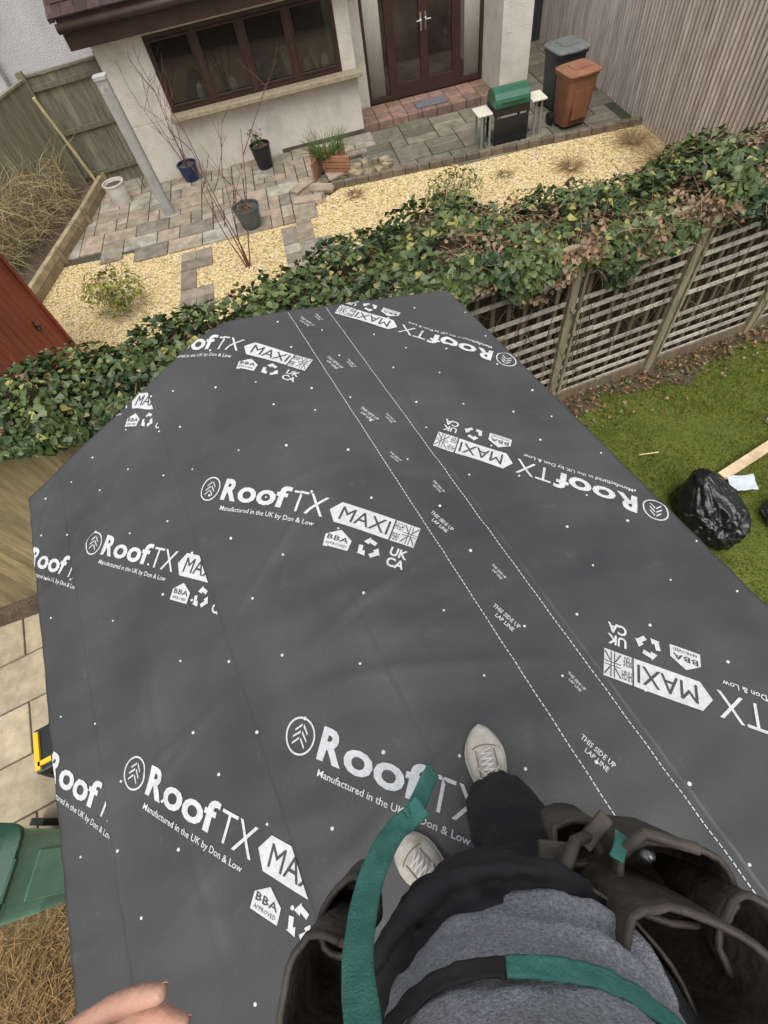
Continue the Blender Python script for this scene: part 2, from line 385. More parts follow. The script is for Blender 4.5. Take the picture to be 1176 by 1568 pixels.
for i in range(nsx):
    for j in range(prof-1):
        a=i*prof+j;cf.append((a,a+prof,a+prof+1,a+1))
hedge=empty('ivy_hedge')
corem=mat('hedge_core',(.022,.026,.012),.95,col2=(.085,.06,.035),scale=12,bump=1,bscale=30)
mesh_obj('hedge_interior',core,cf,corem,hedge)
def leaves(name,P,Nrm,size,C,m,parent,kind='ivy'):
    n=len(P);N_=Nrm/np.linalg.norm(Nrm,axis=1,keepdims=True)
    r=rng.normal(size=(n,3));T=np.cross(N_,r);T/=np.linalg.norm(T,axis=1,keepdims=True);B=np.cross(N_,T)
    if kind=='ivy': shp=np.array([(0,-.5,0),(.42,-.28,.10),(.30,.05,.04),(.0,.62,-.08),(-.30,.05,.04),(-.42,-.28,.10)])
    else: shp=np.array([(0,-.5,0),(.16,-.2,.05),(.17,.2,.03),(0,.6,-.1),(-.17,.2,.03),(-.16,-.2,.05)])
    V=P[:,None,:]+size[:,None,None]*(T[:,None,:]*shp[None,:,0:1]+B[:,None,:]*shp[None,:,1:2]+N_[:,None,:]*shp[None,:,2:3])
    base=(np.arange(n)*6)[:,None]
    Fq=np.concatenate([base+np.array([[0,1,2,3]]),base+np.array([[0,3,4,5]])],0)
    return np_obj(name,V.reshape(-1,3),Fq,m,parent,np.repeat(C,6,0))
n=34000
X=rng.uniform(hx0,hx1,n);T=rng.random(n);P=np.empty((n,3));Nr=np.empty((n,3));C=np.empty((n,3));S=np.empty(n);keep=np.ones(n,bool)
for i in range(n):
    x=X[i];w_=hw(x);h=hz(x);t=T[i]
    lump=.10*noise.noise(Vector((x*2.5,t*6,4)))+.05*noise.noise(Vector((x*7,t*14,8)))
    if t<.30:
        q=t/.30;low=.32+.45*noise.noise(Vector((x*2.3,0,3)))
        if x<.6: low=.22
        z=h-.02-(1-q)*max(.08,low);y=-.10-.10*math.sin(q*3.14)+rng.uniform(-.04,.05)-lump*.6
        nr=(0,-1,.55)
    elif t<.82:
        q=(t-.30)/.52;y=-.12+q*(w_+.14);z=h+.05*math.sin(q*3.14)-.05*abs(q-.5)*2+lump+rng.uniform(-.12,.03);nr=((0,(q-.5)*1.2,1))
    else:
        q=(t-.82)/.18;y=w_+.03+lump;z=h-.05-q*1.0;nr=(0,1,.3)
    P[i]=(x-.14*y,fy(x)+y,z);Nr[i]=np.array(nr)+rng.normal(0,.45,3)
    dm=.9*noise.noise(Vector((x*2.6,y*4,z*3+4)))+.14*math.exp(-((x-1.9)/.8)**2)-.02+(.08 if (t<.45 and 1.0<x<4.6) else 0)
    if dm>.23+rng.normal(0,.10):
        k=rng.random();C[i]=np.array((.22,.14,.08))*(.5+k) ;S[i]=rng.uniform(.025,.05)
        if rng.random()<.45: keep[i]=False
    else:
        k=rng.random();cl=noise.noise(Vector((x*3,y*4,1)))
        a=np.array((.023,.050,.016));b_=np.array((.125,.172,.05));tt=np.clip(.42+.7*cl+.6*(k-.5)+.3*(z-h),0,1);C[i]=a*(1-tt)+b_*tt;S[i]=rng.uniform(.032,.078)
        if rng.random()<.07: C[i]=(.30,.28,.08)
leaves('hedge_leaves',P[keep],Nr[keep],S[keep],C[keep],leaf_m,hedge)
twig_m=mat('twigs',attr=True,rough=.9,var=.2,scale=30,detail=1)
def twigs(name,n,fn,parent=None,seg=5,m=twig_m,ns=3):
    ac=Acc()
    for i in range(n):
        p,d,l,r,c,g=fn(i);pts=[Vector(p)];d=Vector(d).normalized()
        for k in range(seg):
            d=(d+Vector((random.gauss(0,.18),random.gauss(0,.18),random.gauss(0,.12)-g))).normalized();pts.append(pts[-1]+d*l/seg)
        ac.tube(pts,[r*(1-.75*k/seg) for k in range(seg+1)],ns,c)
    return ac.obj(name,m,parent)
def tf(i):
    x=random.gauss(2.1,1.2) if random.random()<.75 else random.uniform(-5,5.5);x=max(-6,min(5.6,x));y=random.uniform(-.12,.7);z=hz(x)-random.uniform(.0,.2)
    c=random.uniform(.6,1.5);return((x,fy(x)+y,z),(random.gauss(0,1),random.gauss(-.4,1),random.uniform(-.3,.5)),random.uniform(.12,.40),random.uniform(.0018,.0036),(.26*c,.17*c,.10*c),.12)
twigs('hedge_twigs',1700,tf,hedge,4)
def tf2(i):
    x=random.uniform(.9,5);c=random.uniform(.5,1.2);z=random.uniform(.7,1.8)
    return((x,fy(x)+random.choice((-.04,.09,.12)),z),(random.gauss(0,.8),-.1,-1),random.uniform(.3,.9),random.uniform(.002,.005),(.2*c,.14*c,.08*c),.1)
twigs('hanging_stems',420,tf2,hedge,4)
bed=[];bf=[]
for i in range(41):
    x=.6+6.2*i/40;wv=.28+.10*math.sin(x*4)+.06*math.sin(x*11)
    bed+=[(x,fy(x)+.9,.012),(x,fy(x)-wv,.012)]
for i in range(40): bf.append((2*i,2*i+1,2*i+3,2*i+2))
mesh_obj('soil_bed',bed,bf,soil_m)
mesh_obj('soil_bed',[(-7,fy(-7)+.1,.035),(-7,2.0,.035),(-1.2,2.72,.035),(-1.2,fy(-1.2)+.1,.035)],[(0,1,2,3)],soil_m)
n=1500;X=rng.uniform(.8,6,n);Y=fy(X)-np.abs(rng.normal(0,.22,n))-.02
C=np.array((.20,.12,.05))*rng.uniform(.4,1.5,(n,1));g=rng.random(n)<.25;C[g]=(.06,.09,.02)
leaves('leaf_litter',np.stack([X,Y,rng.uniform(.02,.06,n)],1),np.stack([rng.normal(0,.5,n),rng.normal(0,.5,n),np.ones(n)],1),rng.uniform(.02,.05,n),C,leaf_m,None)
# ---------------------------------------------------------------- near patio (left of shed)
slab_m=mat('paving_slabs',attr=True,rough=.85,var=.25,scale=7,bump=.5,bscale=25,bdist=.01,dirt=.6,dirtcol=(.075,.07,.045),dscale=2.6)
nslab=mat('sandstone_slabs',attr=True,rough=.85,var=.18,scale=6,bump=.5,bscale=25,bdist=.01,dirt=.5,dirtcol=(.16,.12,.07),dscale=2.2)
near=Acc()
for i in range(10):
    for j in range(-1,11):
        c=random.uniform(.85,1.1);u=-5.2+i*.62+(.31 if j%2 else 0);v=-1.6+j*.47
        if u>-1.2: continue
        x,y=W(u,v)
        if y>2.42+.12*(x+3.6) or y<-.45: continue
        near.box((x,y,.0),(.604,.454,.05+random.uniform(0,.006)),ang,(.50*c,.42*c,.29*c))
near.obj('patio_paving_near',nslab,bevel=.008)
mesh_obj('patio_joint_bed',[(-7,-.6,.008),(-.6,-.6,.008),(-.6,2.85,.008),(-7,2.0,.008)],[(0,1,2,3)],mat('mortar_sand',(.13,.11,.08),.95,var=.3,scale=20))
def strawz(X,Y): return .03+.6*np.exp(-(((X+2.95)/.9)**2+((Y+.75)/.60)**2))
st=[];sf=[]
for i in range(31):
    for j in range(31):
        x=-4.6+3.1*i/30;y=-2.4+2.6*j/30;st.append((x,y,float(strawz(x,y))-.03+.03*noise.noise(Vector((x*6,y*6,0)))))
for i in range(30):
    for j in range(30): a=i*31+j;sf.append((a,a+31,a+32,a+1))
pile=empty('dry_grass_pile')
mesh_obj('pile_base',st,sf,mat('pile_earth',(.16,.105,.05),.95,col2=(.30,.20,.09),scale=18,bump=1,bscale=50),pile,True)
def strf(i):
    x=random.gauss(-2.85,.45);y=random.gauss(-.55,.35);c=random.uniform(.6,1.5);z=float(strawz(x,y))
    return((x,y,z),(random.gauss(0,1),random.gauss(0,1),random.uniform(-.1,.35)),random.uniform(.05,.15),.0025,(.36*c,.235*c,.10*c),.08)
twigs('pile_stalks',5000,strf,pile,3)
# ---------------------------------------------------------------- far garden ground
grav=bpy.data.materials.new('gravel');grav.use_nodes=True;n_=grav.node_tree.nodes;L=grav.node_tree.links;b=n_['Principled BSDF'];b.inputs['Roughness'].default_value=.85
tc=n_.new('ShaderNodeTexCoord');vo=n_.new('ShaderNodeTexVoronoi');vo.inputs['Scale'].default_value=32;L.new(tc.outputs['Object'],vo.inputs['Vector'])
sp=n_.new('ShaderNodeSeparateColor');L.new(vo.outputs['Color'],sp.inputs[0])
cr=n_.new('ShaderNodeValToRGB');e=cr.color_ramp.elements;e[0].position=0;e[0].color=(.36,.22,.09,1);e[1].position=1;e[1].color=(.86,.76,.52,1)
for p_,c in((.15,(.72,.52,.22,1)),(.45,(.85,.68,.34,1)),(.75,(.78,.61,.31,1))): q=e.new(p_);q.color=c
L.new(sp.outputs[0],cr.inputs[0])
mr=n_.new('ShaderNodeMapRange');mr.inputs[1].default_value=.25;mr.inputs[2].default_value=.75;mr.inputs[3].default_value=1;mr.inputs[4].default_value=.5;L.new(vo.outputs['Distance'],mr.inputs[0])
ml=n_.new('ShaderNodeMix');ml.data_type='RGBA';ml.blend_type='MULTIPLY';ml.inputs[0].default_value=1;L.new(cr.outputs[0],ml.inputs[6]);L.new(mr.outputs[0],ml.inputs[7]);L.new(ml.outputs[2],b.inputs['Base Color'])
bp=n_.new('ShaderNodeBump');bp.inputs['Strength'].default_value=.7;bp.inputs['Distance'].default_value=.012;bp.invert=True;L.new(vo.outputs['Distance'],bp.inputs['Height']);L.new(bp.outputs[0],b.inputs['Normal'])
mesh_obj('garden_soil',[(-9,fy(-9)+.1,-.012),(9,fy(9)+.1,-.012),(9,16,-.012),(-9,16,-.012)],[(0,1,2,3)],soil_m)
GP=[(-7,fy(-7)+.95),(5.9,fy(5.9)+.95),(5.9,8.95),(.6,9.35),(.1,9.3),(-.1,9.0),(-4.9,9.0),(-6.0,8)]
mesh_obj('gravel_bed',[(x,y,.0) for x,y in GP],[tuple(range(len(GP)))],grav)
n=9000;X=rng.uniform(-4.4,5.7,n);Y=rng.uniform(5.6,9.2,n);ok=((X>.05)&(Y<9.3-.07*X))|((X<-.5)&(X>-1.65)&(Y<8.4))|((X<-2.25)&(Y<8.8));X,Y=X[ok],Y[ok];n=len(X)
oc=np.array([(1,0,0),(-1,0,0),(0,1,0),(0,-1,0),(0,0,.7),(0,0,-.7)]);r=rng.uniform(.009,.02,n)
Vp=np.stack([X,Y,np.full(n,.004)],1)[:,None,:]+oc[None]*r[:,None,None]*rng.uniform(.6,1.3,(n,6,1))
tri=np.array([(0,2,4),(2,1,4),(1,3,4),(3,0,4),(2,0,5),(1,2,5),(3,1,5),(0,3,5)])
Fp=((np.arange(n)*6)[:,None,None]+tri[None]).reshape(-1,3);pal=np.array([(.84,.74,.47),(.74,.56,.27),(.85,.79,.62),(.42,.29,.14),(.8,.63,.33)]);C=pal[rng.integers(0,5,n)]
np_obj('gravel_stones',Vp.reshape(-1,3),Fp,mat('gravel_stone',attr=True,rough=.8,var=.1,detail=1),None,np.repeat(C,6,0),True)
def inpoly(x,y,P):
    c=False;j=len(P)-1
    for i in range(len(P)):
        if (P[i][1]>y)!=(P[j][1]>y) and x<(P[j][0]-P[i][0])*(y-P[i][1])/(P[j][1]-P[i][1])+P[i][0]: c=not c
        j=i
    return c
def ashlar(name,polyg,cell,cols,z,gap=.012,sizes=((2,2),(3,2),(2,1),(1,2),(2,3),(1,1))):
    xs=[p[0] for p in polyg];ys=[p[1] for p in polyg];nx_=int((max(xs)-min(xs))/cell)+2;ny_=int((max(ys)-min(ys))/cell)+2
    occ=[[False]*ny_ for _ in range(nx_)];a=Acc();x0,y0=min(xs),min(ys)
    for i in range(nx_):
        for j in range(ny_):
            if occ[i][j]: continue
            sz=list(sizes);random.shuffle(sz)
            for w_,h in sz+[(1,1)]:
                if i+w_<=nx_ and j+h<=ny_ and all(not occ[a_][b_] for a_ in range(i,i+w_) for b_ in range(j,j+h)): break
            for a_ in range(i,i+w_):
                for b_ in range(j,j+h): occ[a_][b_]=True
            cx=x0+(i+w_/2)*cell;cy=y0+(j+h/2)*cell
            if inpoly(cx,cy,polyg):
                c=random.choice(cols);k=random.uniform(.75,1.15)
                a.box((cx,cy,z-.02+random.uniform(-.002,.004)),(w_*cell-gap,h*cell-gap,.04),random.uniform(-.006,.006),tuple(q*k for q in c))
    return a.obj(name,slab_m,bevel=.006)
patc=[(.32,.26,.195),(.35,.29,.22),(.27,.235,.185),(.31,.27,.20),(.36,.28,.215),(.35,.32,.26)]
PP=[(-4.45,9.0),(-3.9,11.75),(-2.5,11.75),(-2.5,11.3),(1.45,11.3),(1.4,10.4),(.25,9.95),(.65,9.35),(-.05,8.75),(-.05,8.55),(-2.6,8.6),(-3.1,8.9)]
mesh_obj('patio_base',[(x,y,.006) for x,y in PP],[tuple(range(len(PP)))],mat('joint_mortar',(.07,.06,.04),.95,var=.3,scale=12))
ashlar('patio_paving',PP,.2,patc,.03,.016)
ashlar('garden_path',[(-2.22,5.0),(-1.68,5.0),(-1.72,8.62),(-2.22,8.62)],.265,[(.26,.22,.17),(.3,.26,.2)],.022,.015,((2,1),(1,1),(2,2),(1,2)))
ashlar('garden_path',[(-.52,5.0),(.02,5.0),(.02,8.6),(-.52,8.6)],.265,patc,.022,.015,((2,1),(1,1),(2,2),(1,2)))
low=[(.65,9.38),(5.9,9.05),(5.9,14),(4.6,14),(4.6,11.2),(1.45,11.3),(1.4,10.4),(.3,9.95)]
mesh_obj('lower_patio_base',[(x,y,-.004) for x,y in low],[tuple(range(len(low)))],mat('mossy_mortar',(.04,.045,.025),.95,var=.3,scale=12))
ashlar('lower_patio_paving',low,.3,[(.155,.145,.105),(.19,.17,.13),(.135,.13,.09),(.21,.185,.135)],.012,.02,((2,2),(2,1),(2,2),(1,1)))
ac=Acc();x=.62
while x<5.85:
    t=(x-.62)/5.2;y=9.36-.40*t+.01*random.random();c=random.uniform(.7,1.2);ac.box((x,y,.03),(.205,.10,.14),-.075+random.uniform(-.02,.02),(.16*c,.125*c,.09*c));x+=.215
ac.obj('brick_kerb',slab_m,bevel=.006)
ac=Acc()
for (x,y,a,l) in((.0,9.62,.75,.5),(.34,9.38,-.5,.42),(.05,9.12,-.2,.5),(.62,9.75,.2,.3)): ac.box((x,y,.045),(l,.22,.06),a,(.36,.29,.22),jit=.01)
for i in range(11):
    a=i/11*6.28;c=random.uniform(.8,1.2);ac.box((1.25+.34*math.cos(a),9.68+.2*math.sin(a),.05),(.15,.11,.10),a,(.3*c,.24*c,.15*c),jit=.02)
ac.obj('stone_edging',slab_m,bevel=.012)
sleeper=mat('sleeper_wood',attr=True,rough=.85,var=.3,scale=5,bump=.5,bscale=20)
ac=Acc()
pA=Vector((-3.79,11.57));pB=Vector((-4.04,10.28));pC=Vector((-4.62,7.9));pD=Vector((-4.75,6.9))
for a_,b_ in((pA,pB),(pB,pC),(pC,pD)):
    mdl=(a_+b_)/2;d=b_-a_
    for k,z in enumerate((.07,.20)): ac.box((mdl.x,mdl.y,z),(d.length-.01,.09,.125),math.atan2(d.y,d.x),(.38,.31,.19) if k else (.26,.2,.12))
for t in(pA,pB,pC,(pB+pC)/2): ac.box((t.x+.07,t.y,.14),(.07,.07,.30),.2,(.25,.19,.11))
ac.obj('sleeper_planter',sleeper,bevel=.008)
mesh_obj('planter_soil',[(-3.8,11.6,.2),(-4.05,10.3,.2),(-4.64,7.9,.2),(-4.8,6.5,.2),(-6.6,6.5,.2),(-4.15,11.6,.2)],[(0,5,4,3,2,1)],soil_m)
# ---------------------------------------------------------------- far fences
def fence_line(name,a,b_,h,sp,bw,col,side=1,posts=1.8):
    a=Vector(a);b_=Vector(b_);d=b_-a;L_=d.length;an=math.atan2(d.y,d.x);n_=Vector((-d.y,d.x)).normalized()*side;ac=Acc()
    t=0
    while t<L_:
        p=a+d*(t/L_);c=random.uniform(.82,1.15);ac.box((p.x,p.y,h/2+random.uniform(-.008,.008)),(bw,.02,h),an,tuple(q*c for q in col));t+=sp
    m2=(a+b_)/2+n_*.035
    for z in(.3,h*.55,h-.15): ac.box((m2.x,m2.y,z),(L_,.04,.07),an,tuple(q*.8 for q in col))
    mm=(a+b_)/2;ac.box((mm.x,mm.y,h+.02),(L_,.07,.03),an,tuple(q*1.1 for q in col))
    t=0
    while t<=L_+.01:
        p=a+d*(t/L_)+n_*.05;ac.box((p.x,p.y,h/2+.05),(.09,.09,h+.1),an,tuple(q*1.05 for q in col));t+=posts
    return ac.obj(name,wood_grey)
fence_line('garden_fence',(-4.1,11.55),(-5.9,7.3),1.78,.115,.122,(.22,.205,.135),-1)
fence_line('garden_fence',(-4.12,11.58),(-2.8,11.72),1.80,.115,.122,(.20,.185,.13),-1,1.3)
ac=Acc();fr=5.92
ac.bb(fr,fr+.02,3.9,14,0,2.05,(.22,.17,.14))
y=3.95
while y<14:
    c=random.uniform(.85,1.1);ac.box((fr-.014,y,1.03),(.022,.052,2.06+random.uniform(0,.01)),random.uniform(-.02,.02),(.60*c,.53*c,.48*c));y+=.092
ac.bb(fr-.03,fr+.05,3.9,14,2.06,2.10,(.4,.34,.3))
ac.obj('batten_fence',wood_grey)
ac=Acc()
for i in range(10): ac.box((4.72+i*.125,13.6,.95),(.115,.03,1.9),0,(.04,.042,.045))
ac.obj('side_gate',wood_grey)
ac=Acc();ac.tube([(-3.83,11.42,.0),(-4.02,11.25,1.62)],.028,8,(.62,.5,.28));ac.obj('timber_pole',sleeper)
clim=empty('dried_climbing_plant')
def cf_(i):
    t=random.random()**.8;x=-4.35-1.4*t;y=11.0-3.6*t;c=random.uniform(.6,1.4);z=random.uniform(.25,1.55)*(.55+.5*t)
    return((x+random.uniform(0,.35),y+random.uniform(-.2,.2),z),(random.gauss(.2,.7),random.gauss(-.1,.7),random.gauss(.2,.8)),random.uniform(.25,.7),random.uniform(.002,.005),(.42*c,.33*c,.17*c),.12)
twigs('climber_stems',1600,cf_,clim,5)
# ---------------------------------------------------------------- red shed
red=mat('red_painted_boards',(.26,.055,.03),.6,var=.25,scale=4,stretch=(1,1,.3),bump=.2)
rs=empty('red_shed');ac=Acc()
y=4.55
while y<6.15: ac.box((-3.52,y,.95),(.03,.135,1.9));y+=.142
for y in(4.5,6.14): ac.box((-3.505,y,.95),(.06,.06,1.92))
ac.bb(-5.6,-3.55,4.5,6.15,0,1.9)
ac.obj('shed_boards',red,rs,bevel=.004)
ac=Acc();ac.box((-4.55,5.32,1.98),(2.3,1.9,.05),Matrix.Rotation(.08,3,'Y'));ac.obj('shed_felt_roof',mat('felt',(.05,.05,.05),.9,var=.3,scale=30),rs)
ac=Acc();ac.box((-3.49,5.75,.95),(.012,.05,.12));ac.tube([(-3.49,5.75,.95),(-3.44,5.75,.95),(-3.43,5.66,.95)],.011,8);ac.obj('door_handle',mat('handle_metal',(.15,.15,.15),.35,metal=1),rs)
# ---------------------------------------------------------------- house
H=empty('rendered_house')
rend=mat('roughcast_render',(.64,.585,.51),.92,col2=(.78,.73,.65),scale=2.5,bump=.8,bscale=70,bdist=.010,voro=True,dirt=.35,dirtcol=(.34,.29,.22),dscale=1.6)
ac=Acc()
ac.bb(-2.75,1.45,11.2,11.4,-.2,.93)
ac.bb(-2.75,-1.93,11.2,11.4,.93,2.25);ac.bb(1.2,1.45,11.2,11.4,.93,2.25);ac.bb(-1.93,1.2,11.2,11.4,2.02,2.25)
ac.bb(-2.75,-2.55,11.4,16,-.2,2.25);ac.bb(1.25,1.45,11.4,12.0,-.2,2.25)
ac.bb(1.25,1.74,12.0,12.2,-.2,2.25);ac.bb(1.74,4.07,12.0,12.2,2.12,2.6)
ac.bb(4.07,4.62,11.0,16,-.2,2.6)
ac.bb(-2.75,4.62,13.4,13.6,2.25,5.2)
ac.obj('walls',rend,H,bevel=.01)
ac=Acc();ac.bb(-.2,1.46,11.185,11.2,-.2,.08);ac.obj('plinth',mat('plinth_dark',(.10,.08,.06),.9,var=.4,scale=8),H)
stone=mat('lichen_stone',(.26,.21,.13),.9,col2=(.40,.34,.24),scale=14,bump=.8,bscale=40)
ac=Acc();ac.box((-.22,11.10,.955),(3.5,.24,.075));ac.obj('window_ledge',stone,H,bevel=.012)
brown=mat('brown_upvc',(.050,.026,.020),.35,var=.2,scale=5)
ac=Acc();X0,X1,Zb,Zt=-1.93,1.2,.995,2.02
ac.bb(X0,X1,11.225,11.30,Zb,Zb+.07);ac.bb(X0,X1,11.225,11.30,Zt-.07,Zt)
for k in range(5):
    xx=X0+(X1-X0)*k/4;wv=.05
    xa=max(X0,xx-wv);xb=min(X1,xx+wv);ac.bb(xa,xb,11.222,11.303,Zb+.07,Zt-.07)
for k in range(4):
    xa=X0+(X1-X0)*k/4+.052;xb=X0+(X1-X0)*(k+1)/4-.052
    ac.bb(xa,xa+.03,11.205,11.222,Zb+.07,Zt-.07);ac.bb(xb-.03,xb,11.205,11.222,Zb+.07,Zt-.07);ac.bb(xa+.03,xb-.03,11.205,11.222,Zb+.07,Zb+.10);ac.bb(xa+.03,xb-.03,11.205,11.222,Zt-.10,Zt-.07)
ac.obj('window_frame',brown,H,bevel=.004)
def glass(name,fac):
    gl=bpy.data.materials.new(name);gl.use_nodes=True;q=gl.node_tree;bb=q.nodes['Principled BSDF'];bb.inputs['Base Color'].default_value=(.03,.028,.024,1);bb.inputs['Roughness'].default_value=.03;bb.inputs['Specular IOR Level'].default_value=1.
    tr=q.nodes.new('ShaderNodeBsdfTransparent');tr.inputs[0].default_value=(.97,.97,.96,1);ms=q.nodes.new('ShaderNodeMixShader');ms.inputs[0].default_value=fac
    q.links.new(tr.outputs[0],ms.inputs[1]);q.links.new(bb.outputs[0],ms.inputs[2]);q.links.new(ms.outputs[0],q.nodes['Material Output'].inputs[0]);return gl
gl=glass('window_glass',.45)
ac=Acc();ac.bb(X0+.02,X1-.02,11.25,11.262,Zb+.05,Zt-.05);ac.obj('window_panes',gl,H)
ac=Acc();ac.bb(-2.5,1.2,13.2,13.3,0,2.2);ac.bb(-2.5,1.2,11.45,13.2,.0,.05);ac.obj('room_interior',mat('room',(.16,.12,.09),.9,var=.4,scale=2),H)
ac=Acc();ac.bb(X0,X1,11.40,11.62,.96,.99,(.72,.70,.66))
for xx,cc in((-1.35,(.7,.7,.68)),(-.75,(.5,.52,.55)),(-.05,(.02,.02,.02)),(.62,(.3,.35,.2)),(.95,(.6,.6,.6))):
    ac.loft([((xx,11.5,.99),.05,.05,0),((xx,11.5,1.09),.075,.075,0),((xx,11.5,1.18),.06,.06,0),((xx,11.5,1.22),.03,.03,0)],12,cc)
ac.loft([((-.2,11.36,1.05),.06,.06,0),((-.2,11.36,1.35),.075,.075,0),((-.2,11.36,1.36),.03,.03,0)],12,(.02,.02,.02))
for xx in(-1.1,.3,.8):
    for k in range(9): ac.tube([(xx,11.5,1.0),(xx+random.uniform(-.1,.1),11.5,1.3),(xx+random.uniform(-.2,.2),11.45,1.45)],.008,4,(.45,.5,.4))
ac.obj('sill_ornaments',mat('ornaments',attr=True,rough=.4,var=.05),H,smooth=False)
ac=Acc();D0,D1=1.74,4.07;yd=12.03
xs=[D0,D0+.50,D0+1.165,D1-.50,D1]
ac.bb(D0,D1,yd,yd+.08,2.02,2.12);ac.bb(D0,D1,yd,yd+.08,.12,.20)
for i,xx in enumerate(xs):
    wv=.055 if i!=2 else .08
    ac.bb(max(D0,xx-wv),min(D1,xx+wv),yd-.004,yd+.084,.20,2.02)
ac.bb(xs[1]+.055,xs[2]-.08,yd,yd+.07,.20,.36);ac.bb(xs[2]+.08,xs[3]-.055,yd,yd+.07,.20,.36)
ac.bb(xs[1]+.055,xs[1]+.11,yd,yd+.07,.36,2.02);ac.bb(xs[3]-.11,xs[3]-.055,yd,yd+.07,.36,2.02)
ac.obj('patio_doors',brown,H,bevel=.004)
ac=Acc();ac.bb(D0+.02,D1-.02,yd+.03,yd+.042,.2,2.05);ac.obj('door_glass',glass('door_glass',.15),H)
ac=Acc()
for xx in(xs[2]-.045,xs[2]+.045): ac.bb(xx-.014,xx+.014,yd-.02,yd-.005,1.05,1.3);ac.tube([(xx,yd-.02,1.2),(xx,yd-.06,1.2),(xx+(.09 if xx>xs[2] else -.09),yd-.06,1.2)],.011,8)
ac.obj('door_handles',mat('chrome',(.8,.8,.8),.2,metal=1),H)
ac=Acc()
for xa,xb in((D0+.06,D0+.36),(D1-.36,D1-.06)):
    for k in range(10):
        t=xa+(xb-xa)*(k+.5)/10;ac.tube([(t,yd+.075,.2),(t+.01,yd+.075,2.05)],.018,6,(.82,.78,.68))
ac.obj('curtains',mat('curtain_cloth',(.88,.86,.78),.9,var=.05),H,smooth=True)
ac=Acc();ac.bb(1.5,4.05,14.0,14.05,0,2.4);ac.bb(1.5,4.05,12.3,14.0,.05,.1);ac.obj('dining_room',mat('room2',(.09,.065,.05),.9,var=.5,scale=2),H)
ac=Acc()
for i in range(9):
    for j in range(3): c=random.uniform(.8,1.2);ac.box((1.60+i*.292,11.33+j*.27,.055),(.282,.262,.13),0,(.25*c,.155*c,.12*c))
ac.obj('door_step',slab_m,H,bevel=.006)
ac=Acc();ac.bb(-2.95,1.62,10.92,11.2,2.10,2.13);ac.bb(-2.95,1.62,10.89,10.92,2.10,2.47);ac.bb(-2.98,-2.95,10.89,13.4,2.10,2.50);ac.obj('fascia',brown,H,bevel=.003)
ac=Acc();ac.tube([(-3.0,10.83,2.37),(1.65,10.83,2.37)],.06,14);ac.obj('gutter',brown,H,smooth=True)
tile=mat('roof_tiles',attr=True,rough=.85,var=.3,scale=9)
ac=Acc();sl_=math.atan2(1.3,2.5)
for r in range(13):
    for cidx in range(24):
        yy=10.86+r*.21;zz=2.48+(yy-10.86)*.52;c=random.uniform(.7,1.2)
        ac.box((-2.95+.2*cidx,yy+.1,zz+.06),(.195,.26,.02),Matrix.Rotation(sl_*.95-.04,3,'X'),(.06*c,.033*c,.028*c))
for r in range(13): yy=10.86+r*.21;ac.box((-3.03,yy+.1,2.52+(yy-10.86)*.52),(.09,.24,.06),Matrix.Rotation(sl_,3,'X'),(.09,.05,.042))
ac.obj('lean_to_tiles',tile,H)
ac=Acc();ac.bb(1.50,1.72,11.93,11.995,1.75,1.95,(.5,.45,.3));ac.box((1.61,11.92,1.85),(.15,.01,.13),0,(.7,.66,.5));ac.obj('wall_vent',mat('vent_plastic',attr=True,rough=.6,var=.05),H,bevel=.01)
ac=Acc();ac.bb(-3.1,4.9,13.2,13.4,5.15,5.3);ac.box((.9,16,6.3),(8.4,6.4,.12),Matrix.Rotation(.4,3,'X'));ac.obj('main_roof',tile,H)
ac=Acc();ac.box((2.86,11.50,.132),(.62,.34,.016),0,(.16,.16,.17));ac.obj('doormat',mat('mat_fibre',(.15,.15,.16),.98,var=.4,scale=60,bump=1,bscale=150),None,bevel=.004)
NH=empty('neighbouring_house')
ac=Acc();ac.bb(-12,-3.35,14.2,20,-.2,6);ac.obj('walls',mat('neighbour_render',(.56,.55,.55),.9,col2=(.66,.65,.65),scale=1.5,bump=.8,bscale=60,voro=True),NH)
ac=Acc();ac.tube([(-5.35,14.1,0),(-5.35,14.1,6)],.04,10);ac.tube([(-5.35,14.1,1.9),(-4.9,14.1,2.3),(-4.9,14.1,2.6)],.035,10);ac.obj('drainpipe',mat('grey_pvc',(.62,.62,.63),.4),NH,smooth=True)
ac=Acc();ac.loft([((-2.44,9.87,0),.085,.075,0),((-2.45,9.80,1.0),.085,.075,0),((-2.45,9.70,2.0),.085,.075,0)],24,power=5);ac.loft([((-2.45,9.70,2.0),.10,.09,0),((-2.45,9.70,2.04),.10,.09,0)],24,power=5);ac.tube([(-2.45,9.6,1.93),(-2.45,9.52,1.93),(-2.45,9.52,1.88)],.012,6)
ac.obj('clothes_line_post',mat('post_grey',(.42,.42,.40),.7,var=.2,scale=4,bump=.3,bscale=40))
